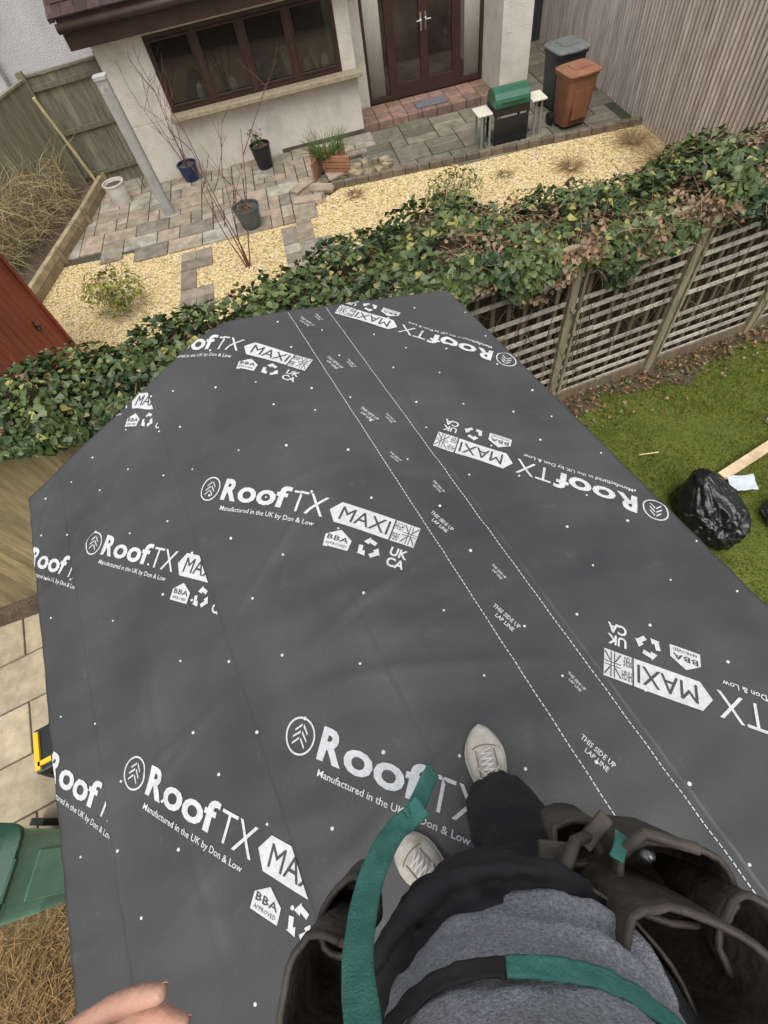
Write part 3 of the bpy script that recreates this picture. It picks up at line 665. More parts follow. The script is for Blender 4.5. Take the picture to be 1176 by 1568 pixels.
# ---------------------------------------------------------------- pots & plants
def pot(name,x,y,r0,r1,h,m,z=.03,rim=.012):
    e_=empty(name);ac=Acc();ac.loft([((x,y,z),r0,r0,0),((x,y,z+h*.5),(r0+r1)/2+.01,(r0+r1)/2+.01,0),((x,y,z+h-.03),r1,r1,0),((x,y,z+h-.03),r1+rim,r1+rim,0),((x,y,z+h),r1+rim,r1+rim,0),((x,y,z+h),r1-.01,r1-.01,0),((x,y,z+h-.05),r1-.015,r1-.015,0)],28);ac.obj('pot_body',m,e_,smooth=False,bevel=.004)
    ac=Acc();ac.loft([((x,y,z+h-.06),r1-.02,r1-.02,0),((x,y,z+h-.045),r1-.03,r1-.03,0)],20);ac.obj('potting_soil',soil_m,e_);return e_
blue=mat('blue_glaze',(.02,.035,.10),.2,var=.3,scale=6);teal=mat('teal_glaze',(.03,.06,.12),.25,col2=(.10,.12,.08),scale=6);blk=mat('black_plastic',(.015,.016,.018),.4,var=.2);wht=mat('white_ceramic',(.62,.6,.54),.5,var=.12,scale=8)
pot('blue_plant_pot',-2.02,11.0,.13,.18,.28,blue);pot('white_plant_pot',-3.38,10.75,.16,.19,.36,wht);pot('black_plant_pot',-.58,10.75,.13,.18,.38,blk);pot('teal_plant_pot',-.98,8.75,.15,.21,.32,teal)
def bare(name,base,n,h,spread,r,parent=None,c=(.13,.075,.05),sub=3):
    ac=Acc()
    def grow(p,d,l,r,dep):
        pts=[p.copy()];q=p.copy()
        for k in range(6):
            d=(d+Vector((random.gauss(0,.07),random.gauss(0,.07),.02))).normalized();q=q+d*l/6;pts.append(q.copy())
            if dep<sub and k>=2 and random.random()<.6:
                grow(q.copy(),(d+Vector((random.gauss(0,.55),random.gauss(0,.55),random.uniform(-.1,.3)))).normalized(),l*random.uniform(.3,.6),r*.6,dep+1)
        ac.tube(pts,[r*(1-.7*k/6) for k in range(7)],5,c)
    for i in range(n):
        a=random.uniform(0,6.28);s=random.uniform(.2,1)*spread
        grow(Vector(base)+Vector((math.cos(a)*.03,math.sin(a)*.03,0)),Vector((math.cos(a)*s,math.sin(a)*s,1)).normalized(),h*random.uniform(.6,1),r,0)
    return ac.obj(name,twig_m,parent)
bare('bare_shrub',(-2.02,11.0,.25),6,1.45,.45,.008,None,(.16,.085,.065),2)
bare('bare_shrub',(-1.12,7.6,0),5,1.75,.32,.011,None,(.15,.06,.045),2)
bare('bare_shrub',(-3.0,11.1,.0),3,1.6,.35,.006,None,(.14,.10,.07),1)
def shrub(name,c,rad,h,n,ls,cols,kind='l',tw=12):
    e_=empty(name);P=[];Nr=[]
    for i in range(n):
        a=rng.uniform(0,6.28);q=rng.random()**.5;zz=rng.uniform(.15,1)**.8;rr=rad*q*(.5+.5*math.sin(min(zz,1)*2.6))
        P.append((c[0]+rr*math.cos(a),c[1]+rr*math.sin(a),c[2]+zz*h));Nr.append((math.cos(a)*.6,math.sin(a)*.6,.8))
    P=np.array(P);lump=np.array([noise.noise(Vector(p)*6) for p in P]);keep=lump>-.18
    P=P[keep];Nr=np.array(Nr)[keep]+rng.normal(0,.4,(keep.sum(),3));t=np.clip(rng.random(len(P))*.7+lump[keep],0,1)[:,None];C=np.array(cols[0])*(1-t)+np.array(cols[1])*t
    leaves('foliage',P,Nr,rng.uniform(ls*.7,ls*1.3,len(P)),C,leaf_m,e_,kind)
    bare('stems',c,tw,h*.95,rad/h*.9,.005,e_,(.18,.12,.07),1);return e_
shrub('green_shrub',(-3.1,7.3,0),.45,.55,700,.075,[(.07,.10,.02),(.34,.33,.06)],tw=22)
shrub('green_shrub',(2.25,7.75,0),.45,.5,600,.07,[(.05,.09,.025),(.22,.25,.06)],tw=26)
shrub('potted_plant',(-.6,10.75,.34),.15,.30,110,.07,[(.03,.07,.02),(.12,.2,.06)],tw=8)
shrub('potted_plant',(-.98,8.75,.29),.13,.12,50,.05,[(.05,.05,.02),(.14,.12,.05)],tw=10)
tp=empty('timber_planter');ac=Acc()
cx,cy=.52,9.95
for z in(.06,.16,.26):
    ac.box((cx+.16,cy-.2,z+.02),(.5,.035,.09),-.5,(.34,.17,.09));ac.box((cx-.18,cy-.1,z+.02),(.42,.035,.09),1.1,(.27,.14,.08));ac.box((cx+.28,cy+.1,z+.02),(.5,.035,.09),1.15,(.32,.16,.09));ac.box((cx-.02,cy+.28,z+.02),(.5,.035,.09),-.4,(.3,.16,.09))
ac.obj('planter_boards',sleeper,tp,bevel=.004)
def stf(i):
    a=random.uniform(0,6.28);c=random.uniform(.7,1.5);return((cx+.04+.16*math.cos(a),cy+.03+.16*math.sin(a),.26),(math.cos(a)*.5,math.sin(a)*.5,1),random.uniform(.25,.5),.007,(.07*c,.12*c,.03*c),.12)
twigs('strappy_leaves',150,stf,tp,5)
def tuft(name,x,y,n,h,c0):
    def g(i):
        a=random.uniform(0,6.28);c=random.uniform(.6,1.4);return((x+.05*math.cos(a),y+.05*math.sin(a),0),(math.cos(a)*.8,math.sin(a)*.8,1),random.uniform(.5,1)*h,.004,tuple(q*c for q in c0),.25)
    twigs(name,n,g)
tuft('dry_grass_tuft',.85,8.95,90,.22,(.28,.16,.08));tuft('dry_grass_tuft',4.3,8.1,160,.36,(.33,.24,.11));tuft('dry_grass_tuft',5.5,8.4,200,.55,(.34,.25,.13));tuft('dry_grass_tuft',5.55,7.4,260,.9,(.3,.2,.11));tuft('dry_grass_tuft',3.3,8.4,60,.2,(.2,.17,.07))
# ---------------------------------------------------------------- wheelie bins
def bin_(name,x,y,yaw,h,wd,dp,cb,cl,z=0.):
    e_=empty(name);Rm=Matrix.Rotation(yaw,3,'Z');o=Vector((x,y,z));mb=mat(name+'_body',cb,.5,var=.15,scale=6);mlid=mat(name+'_lid',cl,.45,var=.18,scale=6)
    def fin(ac,nm,m,bv=.01):
        ac.v=[Rm@Vector(p)+o for p in ac.v];return ac.obj(nm,m,e_,bevel=bv)
    ac=Acc();ac.loft([((0,.03,.06),wd*.40,dp*.38,0),((0,0,h*.5),wd*.44,dp*.44,0),((0,0,h*.88),wd*.47,dp*.47,0),((0,0,h*.88),wd*.51,dp*.51,0),((0,0,h*.93),wd*.51,dp*.51,0)],32,power=7)
    ac.box((0,-dp*.45,h*.45),(wd*.5,.02,h*.5));fin(ac,'body',mb,.006)
    ac=Acc();ac.loft([((0,-.01,h*.935),wd*.53,dp*.54,0),((0,-.01,h*.965),wd*.53,dp*.54,0),((0,.0,h),wd*.42,dp*.42,0)],32,power=7);ac.box((0,-.01,h*1.005),(wd*.5,dp*.5,.014));ac.box((0,-dp*.55,h*.95),(wd*.4,.03,.03));fin(ac,'lid',mlid,.006)
    ac=Acc();ac.tube([(-wd*.42,dp*.62,h*.93),(wd*.42,dp*.62,h*.93)],.016,10)
    for s in(-1,1): ac.box((s*wd*.36,dp*.56,h*.93),(.03,.12,.04));ac.tube([(s*wd*.44,dp*.42,.1),(s*wd*.53,dp*.42,.1)],.1,18)
    fin(ac,'handle_and_wheels',blk,.003);return e_
bin_('brown_wheelie_bin',4.86,9.52,.12,.82,.56,.52,(.20,.085,.045),(.27,.12,.065))
bin_('grey_wheelie_bin',4.98,10.3,.1,.90,.58,.6,(.03,.035,.035),(.14,.15,.145))
bin_('green_wheelie_bin',-2.98,.24,1.35,1.0,.54,.56,(.20,.42,.32),(.02,.075,.045))
# ---------------------------------------------------------------- barbecue
bq=empty('gas_barbecue');g=mat('bbq_green',(.02,.11,.06),.35,var=.2,scale=6)
bx,by=3.74,9.62
ac=Acc();N_=14;i0=len(ac.v)
for xx in(-.30,.30):
    for j in range(N_+1):
        t=math.pi*j/N_;ac.v.append(Vector((bx+xx,by-.23*math.cos(t),.55+.21*abs(math.sin(t))**.8)));ac.c.append((1,1,1))
for j in range(N_): ac.f.append([i0+j,i0+j+1,i0+N_+2+j,i0+N_+1+j])
ac.f.append([i0+j for j in range(N_+1)][::-1]);ac.f.append([i0+N_+1+j for j in range(N_+1)])
ac.obj('hood',g,bq,bevel=.008)
ac=Acc();ac.box((bx,by,.49),(.60,.44,.12));ac.box((bx,by-.21,.22),(.58,.02,.36));ac.box((bx,by,.06),(.58,.40,.03))
for sx in(-.28,.28):
    for sy in(-.2,.2): ac.box((bx+sx,by+sy,.26),(.035,.035,.52))
ac.tube([(bx-.2,by-.26,.62),(bx+.2,by-.26,.62)],.012,8);ac.obj('firebox_and_stand',blk,bq,bevel=.004)
ac=Acc();crm=mat('cream_shelf',(.66,.63,.52),.5,var=.1)
for sx,dz in((-.47,0),(.47,.03)):
    ac.box((bx+sx,by-.05,.50+dz),(.26,.36,.03))
ac.obj('side_shelves',crm,bq,bevel=.01)
ac=Acc()
for sx in(-.52,-.38):
    ac.box((bx+sx,by-.2,.25),(.03,.03,.48));ac.box((bx+sx,by+.1,.25),(.03,.03,.48))
for sx in(.44,.54): ac.box((bx+sx,by-.15,.26),(.03,.03,.5))
ac.obj('shelf_legs',mat('white_legs',(.25,.28,.24),.5),bq)
# ---------------------------------------------------------------- bin bags, plank, sheet on lawn
def bag(name,c,r,seed,m):
    bm=bmesh.new();bmesh.ops.create_icosphere(bm,subdivisions=6,radius=1)
    ax=Vector((-.15,.55,.8)).normalized();e1=ax.cross(Vector((1,0,0))).normalized();e2=ax.cross(e1);rg=lambda q:1-abs(noise.noise(q))*2.6
    for v in bm.verts:
        p=v.co.copy();h=p.dot(ax);x=p.dot(e1);y=p.dot(e2);rad=math.hypot(x,y);th=math.atan2(y,x)
        pl=rg(Vector((math.cos(th)*2.2,math.sin(th)*2.2,h*.9+seed)))*.5+rg(Vector((math.cos(th)*5,math.sin(th)*5,h*1.7+seed)))*.3
        cr_=rg(p*2.3+Vector((seed,1,0)))*.08+rg(p*5.5+Vector((0,seed,0)))*.035
        d=1+.10*(pl-.3)*(1+max(0,h))+cr_+.15*noise.noise(p*1.3+Vector((seed,3,0)))
        if h>.45:
            t=(h-.45)/.55;rr=max(0,1-t)**.8*.85+.10+.28*max(0,t-.72)*(1+1.2*pl);sc_=rr/max(rad,.05)
            if t>.25: x*=min(sc_,3);y*=min(sc_,3)
            h=.45+t*.95
        q=e1*x*d+e2*y*d+ax*h*(d if h<.45 else 1)
        z=q.z*r[2];z=max(z,-r[2]*.62+.02*noise.noise(p*4))
        v.co=Vector((q.x*r[0]*1.1,q.y*r[1],z))+Vector(c)+Vector((0,0,r[2]*.62+.005))
    me=bpy.data.meshes.new(name);bm.to_mesh(me);bm.free();me.materials.append(m);me.polygons.foreach_set('use_smooth',[True]*len(me.polygons));return link(bpy.data.objects.new(name,me))
bagm=mat('black_polythene',(.012,.012,.013),.24,bump=.5,bscale=16,bdist=.02)
bag('black_bin_bag',(2.82,1.68,0),(.22,.32,.25),3.3,bagm)
bag('grey_sack',(3.52,1.50,0),(.20,.18,.14),8.1,mat('dark_sack',(.05,.05,.055),.5,bump=.6,bscale=14))
ac=Acc();ac.box((3.71,2.20,.10),(1.1,.095,.022),Matrix.Rotation(.31,3,'Z')@Matrix.Rotation(-.05,3,'Y'),(.66,.50,.32));ac.box((4.1,2.33,.04),(.1,.5,.05),.4,(.45,.36,.25));ac.obj('timber_batten',sleeper,bevel=.003)
V=[];FC=[]
for i in range(9):
    for j in range(9): x=3.16+i*.028;y=1.85+j*.02;V.append((x+j*.006,y-i*.006,.10+.02*noise.noise(Vector((i*.6,j*.6,2)))))
for i in range(8):
    for j in range(8): a=i*9+j;FC.append((a,a+9,a+10,a+1))
mesh_obj('paper_sheet',V,FC,mat('paper',(.6,.66,.72),.6,var=.1),None,True)
ac=Acc();ac.tube([(2.62,2.5,.05),(2.8,2.47,.06)],.006,6,(.7,.6,.4));ac.obj('stick',sleeper)
sl2=empty('step_ladder');ac=Acc();lx,ly=-1.70,.60
ac.box((lx,ly,1.98),(.17,.20,.06),ang,(.02,.02,.02));ac.obj('top_cap',blk,sl2,bevel=.01)
ac=Acc();ac.box((lx-.065,ly-.02,2.015),(.022,.17,.012),ang,(.75,.5,.02));ac.box((lx-.02,ly-.07,2.015),(.06,.02,.012),ang,(.75,.5,.02))
for sy in(-.10,.10):
    ac.tube([(lx-.06,ly+sy,1.96),(lx-.40,ly+sy*1.6,.03)],.018,6,(.06,.06,.06));ac.tube([(lx+.08,ly+sy,1.96),(lx+.22,ly+sy*1.5,.03)],.015,6,(.55,.55,.57))
for k in range(1,7): t=k/7;ac.box((lx-.06-.34*t,ly,1.96-1.93*t),(.08,.20+.1*t,.025),0,(.3,.3,.32))
ac.obj('ladder_frame',mat('ladder_paint',attr=True,rough=.45,var=.1),sl2)
# ================================================================ PERSON
per=empty('roofer')
denim=mat('black_work_cloth',(.014,.014,.016),.85,col2=(.032,.031,.032),scale=9,bump=.5,bscale=350,bdist=.002)
swm=mat('grey_sweatshirt',(.20,.20,.22),.95,col2=(.50,.50,.54),scale=230,bump=1,bscale=380,bdist=.004,detail=4)
skin=mat('skin',(.62,.34,.24),.5,var=.12,scale=30,bump=.15,bscale=200)
YW=-.20
ac=Acc()
ac.loft([((.02,-.27,3.02),.155,.13,YW),((.02,-.27,3.15),.185,.155,YW),((.01,-.27,3.28),.185,.16,YW),((.0,-.28,3.40),.17,.13,YW)],28)
ac.tube([(.10,-.22,3.12),(.125,-.16,2.98),(.125,-.10,2.84),(.115,-.055,2.72),(.105,-.03,2.645)],[.115,.102,.09,.085,.082],20)
ac.tube([(-.075,-.26,3.12),(-.09,-.27,2.98),(-.075,-.26,2.84),(-.055,-.235,2.72),(-.045,-.225,2.64)],[.115,.102,.09,.085,.08],20)
for i in range(6): z=2.66+i*.035;ac.tube([(.11+.085*math.cos(t),-.04-.01*i+.085*math.sin(t),z+.012*math.sin(t*2+i*1.7)) for t in np.linspace(0,6.28,17)],.012,6)
for i in range(6): z=2.66+i*.035;ac.tube([(-.05+.08*math.cos(t),-.235+.08*math.sin(t),z+.012*math.sin(t*2+i*2.1)) for t in np.linspace(0,6.28,17)],.011,6)
blend(ac,'trousers',denim,per,.009,4,.022,.045)
ac=Acc();ac.loft([((.01,-.26,3.16),.20,.165,YW),((.01,-.26,3.24),.215,.185,YW),((.01,-.268,3.32),.212,.172,YW),((.0,-.285,3.40),.18,.13,YW)],32)
for i in range(7):
    a0=random.uniform(.3,1.2);z=3.19+i*.03
    ac.tube([(.01+.205*math.cos(t)+.01,-.26+.175*math.sin(t)-.02*math.cos(t),z+.02*math.sin(t*3+i)) for t in np.linspace(a0,a0+1.6,12)],[.004+.012*math.sin(math.pi*k/11) for k in range(12)],8)
blend(ac,'jacket_hem',denim,per,.008,4,.018,.05)
ac=Acc();ac.loft([((.01,-.275,3.33),.168,.135,YW),((.01,-.272,3.365),.186,.150,YW),((.01,-.285,3.43),.180,.145,YW),((.0,-.318,3.55),.180,.140,YW),((-.01,-.35,3.72),.188,.135,YW),((-.01,-.37,3.88),.195,.125,YW),((-.01,-.37,3.98),.15,.095,YW),((-.01,-.37,4.02),.075,.07,YW)],32)
ac.tube([(-.17,-.36,3.92),(-.26,-.38,3.82),(-.46,-.35,3.64),(-.52,-.29,3.61)],[.075,.07,.062,.056],16);ac.tube([(-.52,-.29,3.61),(-.50,-.21,3.64),(-.455,-.157,3.663)],[.056,.05,.043],16)
ac.tube([(.16,-.39,3.92),(.27,-.44,3.85),(.34,-.43,3.80)],[.075,.068,.06],16);ac.tube([(.34,-.43,3.80),(.27,-.31,3.98),(.17,-.18,4.13)],[.06,.05,.042],16)
for i in range(6): ac.tube([(.01+.174*math.cos(t),-.285-.022*i+.146*math.sin(t),3.41+.033*i+.014*math.sin(2.5*t+i*1.4)) for t in np.linspace(.2+i*.3,1.7+i*.3,12)],[.003+.013*math.sin(math.pi*k/11) for k in range(12)],8)
ac.tube([(.01+.176*math.cos(t+YW),-.273+.141*math.sin(t),3.345+.006*math.sin(3*t)) for t in np.linspace(0,6.28,33)],.017,8)
blend(ac,'sweatshirt',swm,per,.008,5,.018,.07)
def hand(name,W_,f_,s_2,pal,curl,thumb_out=1.):
    f_=Vector(f_).normalized();s_2=Vector(s_2);s_2=(s_2-f_*s_2.dot(f_)).normalized();n_=f_.cross(s_2).normalized();W_=Vector(W_)
    if n_.dot(Vector(pal))<0: n_=-n_
    P=lambda a,b_,c:W_+f_*a+s_2*b_+n_*c
    ac=Acc();ac.tube([P(-.06,0,0),P(0,0,0),P(.02,0,0)],[.028,.027,.028],16)
    for k in range(4):
        b_=.031-.0205*k;ac.tube([P(-.005,b_*.55,0),P(.04,b_*.95,0),P(.088,b_,.0)],[.0165,.0155,.0115],12)
    ac.tube([P(.01,.02,.004),P(.035,.035,.010),P(.05,.036,.008)],[.018,.019,.014],12)
    LN=[.075,.083,.078,.06];tips=[]
    for k in range(4):
        b_=.033-.0215*k;p=P(.088,b_,0);d=f_.copy();pts=[p];sp=(1.5-k)*.05
        for j,(fr_,cu) in enumerate(zip((.45,.30,.25),(.45,.6,.45))):
            a=curl[k]*cu;d=(d*math.cos(a)+n_*math.sin(a)+(s_2*sp if j==0 else Vector((0,0,0)))).normalized();pts.append(pts[-1]+d*LN[k]*fr_)
        ac.tube(pts,[.0105,.0098,.0088,.0072],14);ac.ball(pts[-1],.0073,8);tips.append((pts[-1],d))
    d=(f_*.62+s_2*.75*thumb_out+n_*.25).normalized();p0=P(.03,.03,.008);p1=p0+d*.042;d2=(d+f_*.55).normalized();p2=p1+d2*.032;p3=p2+(d2+n_*.15).normalized()*.024
    ac.tube([p0,p1,p2,p3],[.0155,.0125,.0112,.0085],14);ac.ball(p3,.0086,8)
    blend(ac,name,skin,per,.0028,4)
    nl=Acc()
    for t,d in tips+[(p3,d2)]:
        up=-n_;up=(up-d*up.dot(d)).normalized();sd=d.cross(up);c=t+up*.0062-d*.001;i0=len(nl.v)
        for a in np.linspace(0,6.283,13)[:-1]: nl.v.append(c+d*.0068*math.cos(a)+sd*.0052*math.sin(a)-up*.0022*math.sin(a)**2);nl.c.append((1,1,1))
        nl.f.append(list(range(i0,i0+12)))
    nl.obj(name+'_nails',mat('nail',(.75,.5,.42),.3),per)
hand('left_hand',(-.412,-.132,3.665),(.93,.37,.0),(-.1,.45,1),(.2,-1,-.4),[.3,.55,.9,1.2],.3)
hand('right_hand',(.13,-.14,4.17),(-.75,.45,.45),(.2,.5,.8),(0,0,-1),[.9,1.0,1.1,1.2])
ac=Acc();hc=Vector((-.01,-.43,4.20))
ac.ball(hc,(.078,.098,.118),14);ac.ball(hc+Vector((0,.03,-.07)),(.058,.07,.055),10);ac.tube([(-.01,-.39,3.98),(-.01,-.41,4.12)],[.062,.058],16)
ac.tube([hc+Vector((0,.088,.01)),hc+Vector((0,.112,-.03)),hc+Vector((0,.098,-.036))],[.009,.014,.012],10)
for sx in(-1,1): ac.ball(hc+Vector((sx*.08,-.005,-.01)),(.010,.020,.031),8);ac.ball(hc+Vector((sx*.03,.083,.022)),(.018,.012,.008),8)
ac.ball(hc+Vector((0,.092,-.062)),(.024,.010,.005),8);ac.ball(hc+Vector((0,.092,-.072)),(.022,.010,.005),8)
blend(ac,'head',skin,per,.004,3)
ac=Acc();ac.ball(hc+Vector((0,-.018,.03)),(.086,.098,.105),14);blend(ac,'hair',mat('brown_hair',(.05,.03,.018),.7,bump=.8,bscale=90),per,.005,2,.012,.01)
ac=Acc()
for sx in(-1,1): ac.ball(hc+Vector((sx*.03,.090,.008)),(.011,.006,.006),8)
ac.obj('eyes',mat('eye',(.08,.05,.04),.2),per,smooth=True)
canvas=mat('worn_canvas',(.70,.67,.60),.9,col2=(.50,.44,.35),scale=22,bump=.4,bscale=300,bdist=.002,dirt=.6,dirtcol=(.22,.16,.10),dscale=14)
rub=mat('shoe_rubber',(.58,.55,.46),.6,var=.2,scale=20);laces=mat('laces',(.78,.75,.68),.9,var=.15,scale=50)
stitch=mat('shoe_seam',(.25,.20,.15),.9)
def shoe(name,toe,heel,zt,zh):
    toe=Vector((toe[0],toe[1],zt));heel=Vector((heel[0],heel[1],zh));fwd=(toe-heel);L_=fwd.length;fwd.normalize();side=Vector((fwd.y,-fwd.x,0)).normalized();up=side.cross(fwd)
    if up.z<0: up=-up
    def outline(t):
        return .041*min(1,math.sqrt(max(0,t*9)))*(1+.38*math.exp(-((t-.70)/.22)**2)-.10*math.exp(-((t-.40)/.15)**2))*math.sqrt(max(0,1-max(0,(t-.70)/.30)**2.4))
    ts=[.004,.02,.06,.12,.22,.34,.46,.58,.68,.76,.84,.90,.95,.985,.998];ns=12
    top=lambda t:.058+.062*max(0,1-t*1.75)+.012*math.exp(-((t-.55)/.15)**2) if t<.9 else .058-.30*(t-.9)**1.2
    def shell(z0f,z1f,scale,nm,m,arc):
        ac=Acc()
        for t in ts:
            w_=max(outline(t)*scale,.002);h=z1f(t)
            for j in range(ns):
                a=math.pi*j/(ns-1);x=w_*math.cos(a);z=z0f(t)+(h-z0f(t))*(max(0,math.sin(a))**arc)
                ac.v.append(heel+fwd*(t*L_)+side*x+up*z);ac.c.append((1,1,1))
        for i in range(len(ts)-1):
            for j in range(ns-1): a=i*ns+j;ac.f.append([a,a+1,a+1+ns,a+ns])
            a=i*ns;ac.f.append([a,a+ns,a+ns+ns-1,a+ns-1])
        ac.f.append(list(range(ns)));ac.f.append(list(range((len(ts)-1)*ns,len(ts)*ns))[::-1])
        return ac.obj(nm,m,per,smooth=True)
    shell(lambda t:0,lambda t:.030,1.08,name+'_sole',rub,.12)
    shell(lambda t:.022,top,1.0,name+'_upper',canvas,.62)
    def surf(t,x):
        w_=outline(t);c=max(-1,min(1,x/w_));h=top(t);return heel+fwd*(t*L_)+side*x+up*(.022+(h-.022)*((1-c*c)**.5)**.62)
    ac=Acc()
    for k in range(7):
        t=.40+.05*k;ac.tube([surf(t,x)+up*.003 for x in np.linspace(-.021,.021,5)],.0034,6)
        ac.tube([surf(t+.05*q,-.019+.038*q)+up*.0045 for q in np.linspace(0,1,5)],.0028,6)
    for sg in(-1,1): ac.tube([surf(.42,0)+up*.010,surf(.46,sg*.02)+up*.016,surf(.50,sg*.036)+up*.008,surf(.44,sg*.034)+up*.006,surf(.42,0)+up*.008],.0028,6);ac.tube([surf(.42,0)+up*.008,surf(.50,sg*.012)+up*.010,surf(.58,sg*.03)+up*.005],.0026,6)
    ac.obj(name+'_laces',laces,per,smooth=True)
    ac=Acc()
    for sg in(-1,1): ac.tube([surf(t,sg*.027)+up*.0015 for t in np.linspace(.34,.74,9)],.0016,5)
    ac.tube([surf(.765+.02*math.cos(a*1.5),.036*math.sin(a))+up*.001 for a in np.linspace(-1.35,1.35,13)],.0016,5)
    ac.obj(name+'_seams',stitch,per,smooth=True)
def rz(x,y):
    u=.968*x+.25*y;return Z0-(ML*-u if u<0 else MR*u)+.004
shoe('right_shoe',(.120,.180),(.098,-.105),rz(.12,.175),rz(.098,-.105)+.002)
shoe('left_shoe',(-.190,-.040),(-.025,-.275),rz(-.185,-.045)+.004,rz(-.025,-.275)+.004)
# ---- tool belt
belt=empty('tool_belt')
leather=mat('worn_black_leather',(.022,.019,.016),.55,col2=(.12,.098,.075),scale=12,bump=.6,bscale=60,bdist=.006)
def ribbon(pts,nrm,width,m,parent,name,th=.003,sub=6,wav=0.):
    pts=[Vector(p) for p in pts];nrm=[Vector(q) for q in nrm];out=[];no=[]
    for i in range(len(pts)-1):
        p0=pts[max(i-1,0)];p1=pts[i];p2=pts[i+1];p3=pts[min(i+2,len(pts)-1)]
        for k in range(sub):
            t=k/sub;out.append(.5*((2*p1)+(-p0+p2)*t+(2*p0-5*p1+4*p2-p3)*t*t+(-p0+3*p1-3*p2+p3)*t**3));no.append(nrm[i].lerp(nrm[i+1],t))
    out.append(pts[-1]);no.append(nrm[-1]);V=[];Fc=[];nc=7
    for i,p in enumerate(out):
        d=(out[min(i+1,len(out)-1)]-out[max(i-1,0)]).normalized();q=no[i];sd=d.cross(q).normalized();nn=sd.cross(d)
        for j in range(nc): a=(j/(nc-1)-.5);V.append(p+sd*a*width+nn*(wav*math.cos(a*3.1)+.003*noise.noise(Vector((i*.35,j*.5,width*90)))))
    for i in range(len(out)-1):
        for j in range(nc-1): a=i*nc+j;Fc.append((a,a+1,a+1+nc,a+nc))
    o=mesh_obj(name,V,Fc,m,parent,True);s=o.modifiers.new('s','SOLIDIFY');s.thickness=th;return o
bp_=[];bn=[]
for t in np.linspace(0,2*math.pi,25):
    c=Vector((.205*math.cos(t),.17*math.sin(t),0));c.rotate(Matrix.Rotation(YW,3,'Z').to_euler());bp_.append(Vector((.01,-.262,3.29))+c*1.06+Vector((0,0,.012*math.sin(3*t))));n_=c.normalized();bn.append(n_)
ribbon(bp_,bn,.055,leather,belt,'waist_belt',.005,3)
def pouch(name,c,w_,d_,h_,yaw,tilt=(0,0),flare=1.15):
    c=Vector(c);Rm=Matrix.Rotation(yaw,3,'Z')@Matrix.Rotation(tilt[0],3,'X')@Matrix.Rotation(tilt[1],3,'Y');n_=26;V=[];Fc=[]
    lv=[(-h_,.62,.5),(-h_*.92,.85,.8),(-h_*.5,.98,1.0),(-.02,flare,flare),(0,flare*1.02,flare*1.03)]
    for z,a,b_ in lv:
        for j in range(n_):
            t=2*math.pi*j/n_;ct,st=math.cos(t),math.sin(t);x=w_/2*a*math.copysign(abs(ct)**.75,ct);y=d_/2*b_*math.copysign(abs(st)**.75,st)
            wob=1+.10*noise.noise(Vector((ct*2+c.x*9,st*2,z*9)));dz=(-.018*max(0,math.sin(t)) if z>-.03 else 0)+.008*noise.noise(Vector((ct*3,st*3+c.y*20,z*30)))
            V.append(c+Rm@Vector((x*wob,y*wob,z+dz)))
    for k in range(len(lv)-1):
        for j in range(n_): a=k*n_+j;b_=k*n_+(j+1)%n_;Fc.append((a,b_,b_+n_,a+n_))
    Fc.append(tuple(range(n_))[::-1])
    o=mesh_obj(name,V,Fc,leather,belt,True);s=o.modifiers.new('s','SOLIDIFY');s.thickness=.006;s.offset=0
    rim=Acc();rim.tube([V[(len(lv)-1)*n_+j%n_] for j in range(n_+1)],.0055,8,(1,1,1));rim.obj(name+'_rim',leather,belt,smooth=True)
pouch('pouch_right_front',(.285,-.165,3.27),.14,.08,.20,-.35,(.25,.15))
pouch('pouch_right_main',(.235,-.235,3.38),.16,.10,.24,-.55,(.2,.2))
pouch('pouch_right_outer',(.355,-.255,3.28),.12,.09,.22,-1.0,(.1,.3))
pouch('pouch_right_small',(.185,-.100,3.20),.08,.05,.12,-.2,(.35,.1))
pouch('pouch_left',(-.235,-.185,3.34),.13,.10,.22,1.1,(.1,-.2))
pouch('pouch_left_small',(-.205,-.11,3.26),.09,.06,.12,.6,(.2,-.2))
ac=Acc()
ac.tube([(.13,-.115,3.29),(.16,-.085,3.28),(.19,-.085,3.25),(.20,-.11,3.24)],.010,8);ac.tube([(.215,-.11,3.30),(.26,-.095,3.29),(.33,-.13,3.28)],.009,8)
ac.box((.20,-.08,3.255),(.06,.025,.012),.5);ac.box((.13,-.095,3.245),(.05,.03,.014),-.3)
ac.obj('belt_loops',leather,belt,bevel=.003)
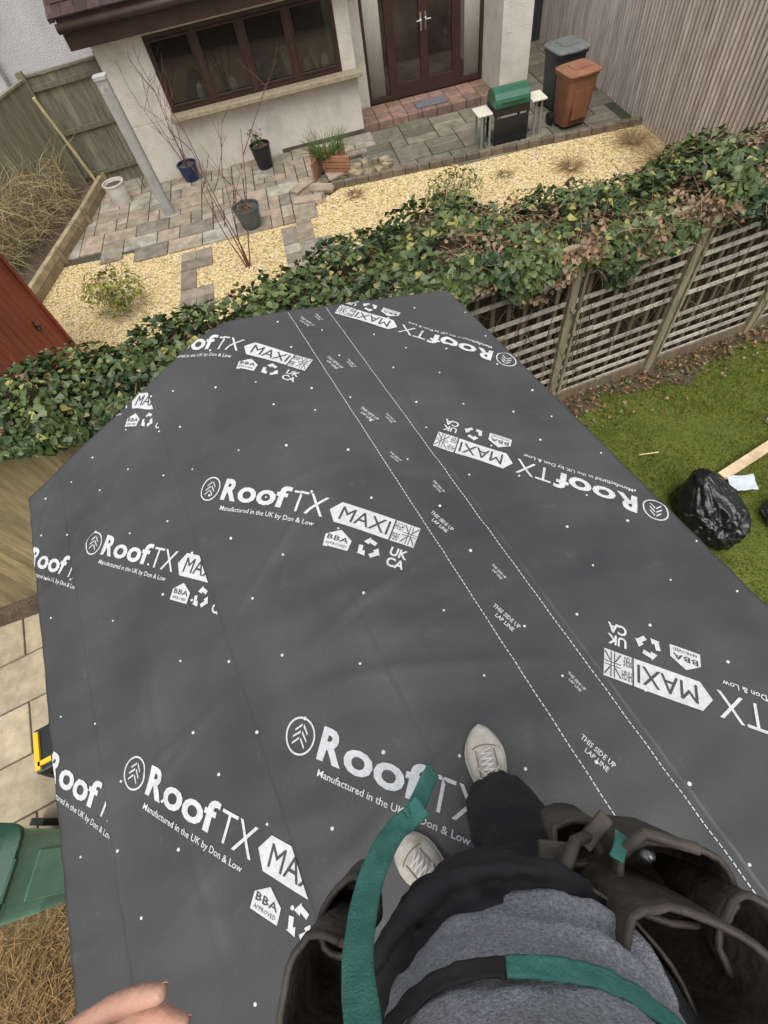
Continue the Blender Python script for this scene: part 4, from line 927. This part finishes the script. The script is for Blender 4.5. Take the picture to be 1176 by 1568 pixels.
ac=Acc();ac.tube([(.235,-.118,3.32),(.242,-.115,3.345)],.006,10);ac.ball((.238,-.116,3.335),.009,8);ac.obj('snap_hook',mat('steel',(.25,.25,.26),.35,metal=1),belt,smooth=True)
# ---- harness webbing
web=mat('teal_webbing',(.05,.20,.165),.85,col2=(.09,.29,.24),scale=30,bump=.8,bscale=260,bdist=.003)
har=empty('webbing_strap')
ribbon([(-.030,.066,3.08),(-.046,.046,3.12),(-.064,.020,3.17),(-.085,-.005,3.22)],[(.0,-.3,1),(.1,-.3,1),(.2,-.2,1),(.3,-.2,.9)],.034,web,har,'strap_tip')
ribbon([(-.060,.010,3.205),(-.085,-.004,3.215),(-.108,-.014,3.25),(-.130,-.038,3.31),(-.146,-.070,3.38),(-.150,-.100,3.45),(-.146,-.126,3.52),(-.132,-.156,3.60),(-.125,-.19,3.72),(-.12,-.24,3.88),(-.12,-.34,4.00),(-.1,-.48,3.9)],
 [(.5,.1,1),(.4,.3,1),(.3,.5,.8),(.3,.5,.9),(.2,.4,1),(.1,.5,.9),(0,.6,.8),(0,.8,.5),(0,1,.3),(0,1,.3),(0,.3,1),(0,-1,.2)],.036,web,har,'shoulder_strap')
pts=[];nn=[]
for t in np.linspace(.35,2.85,16):
    c=Vector((.182*math.cos(t),.141*math.sin(t),0));c.rotate(Matrix.Rotation(YW,3,'Z').to_euler());pts.append(Vector((.0,-.300,3.50+.014*math.sin(t*5)))+c*1.06);nn.append(c.normalized()+Vector((0,0,.7)))
ribbon(pts[:9],nn[:9],.024,web,har,'chest_strap');ribbon(pts[8:],nn[8:],.022,denim,har,'chest_strap_black')
ribbon([(.20,-.11,3.33),(.22,-.098,3.30),(.235,-.09,3.26)],[(.3,.5,.8)]*3,.018,web,har,'side_tab')
ac=Acc();ac.box((.0,-.055,4.235),(.075,.009,.15),Matrix.Rotation(math.radians(35),3,'X'));ac.obj('mobile_phone',mat('phone_black',(.02,.02,.02),.2),None,bevel=.004)
print('done',len(bpy.data.objects))
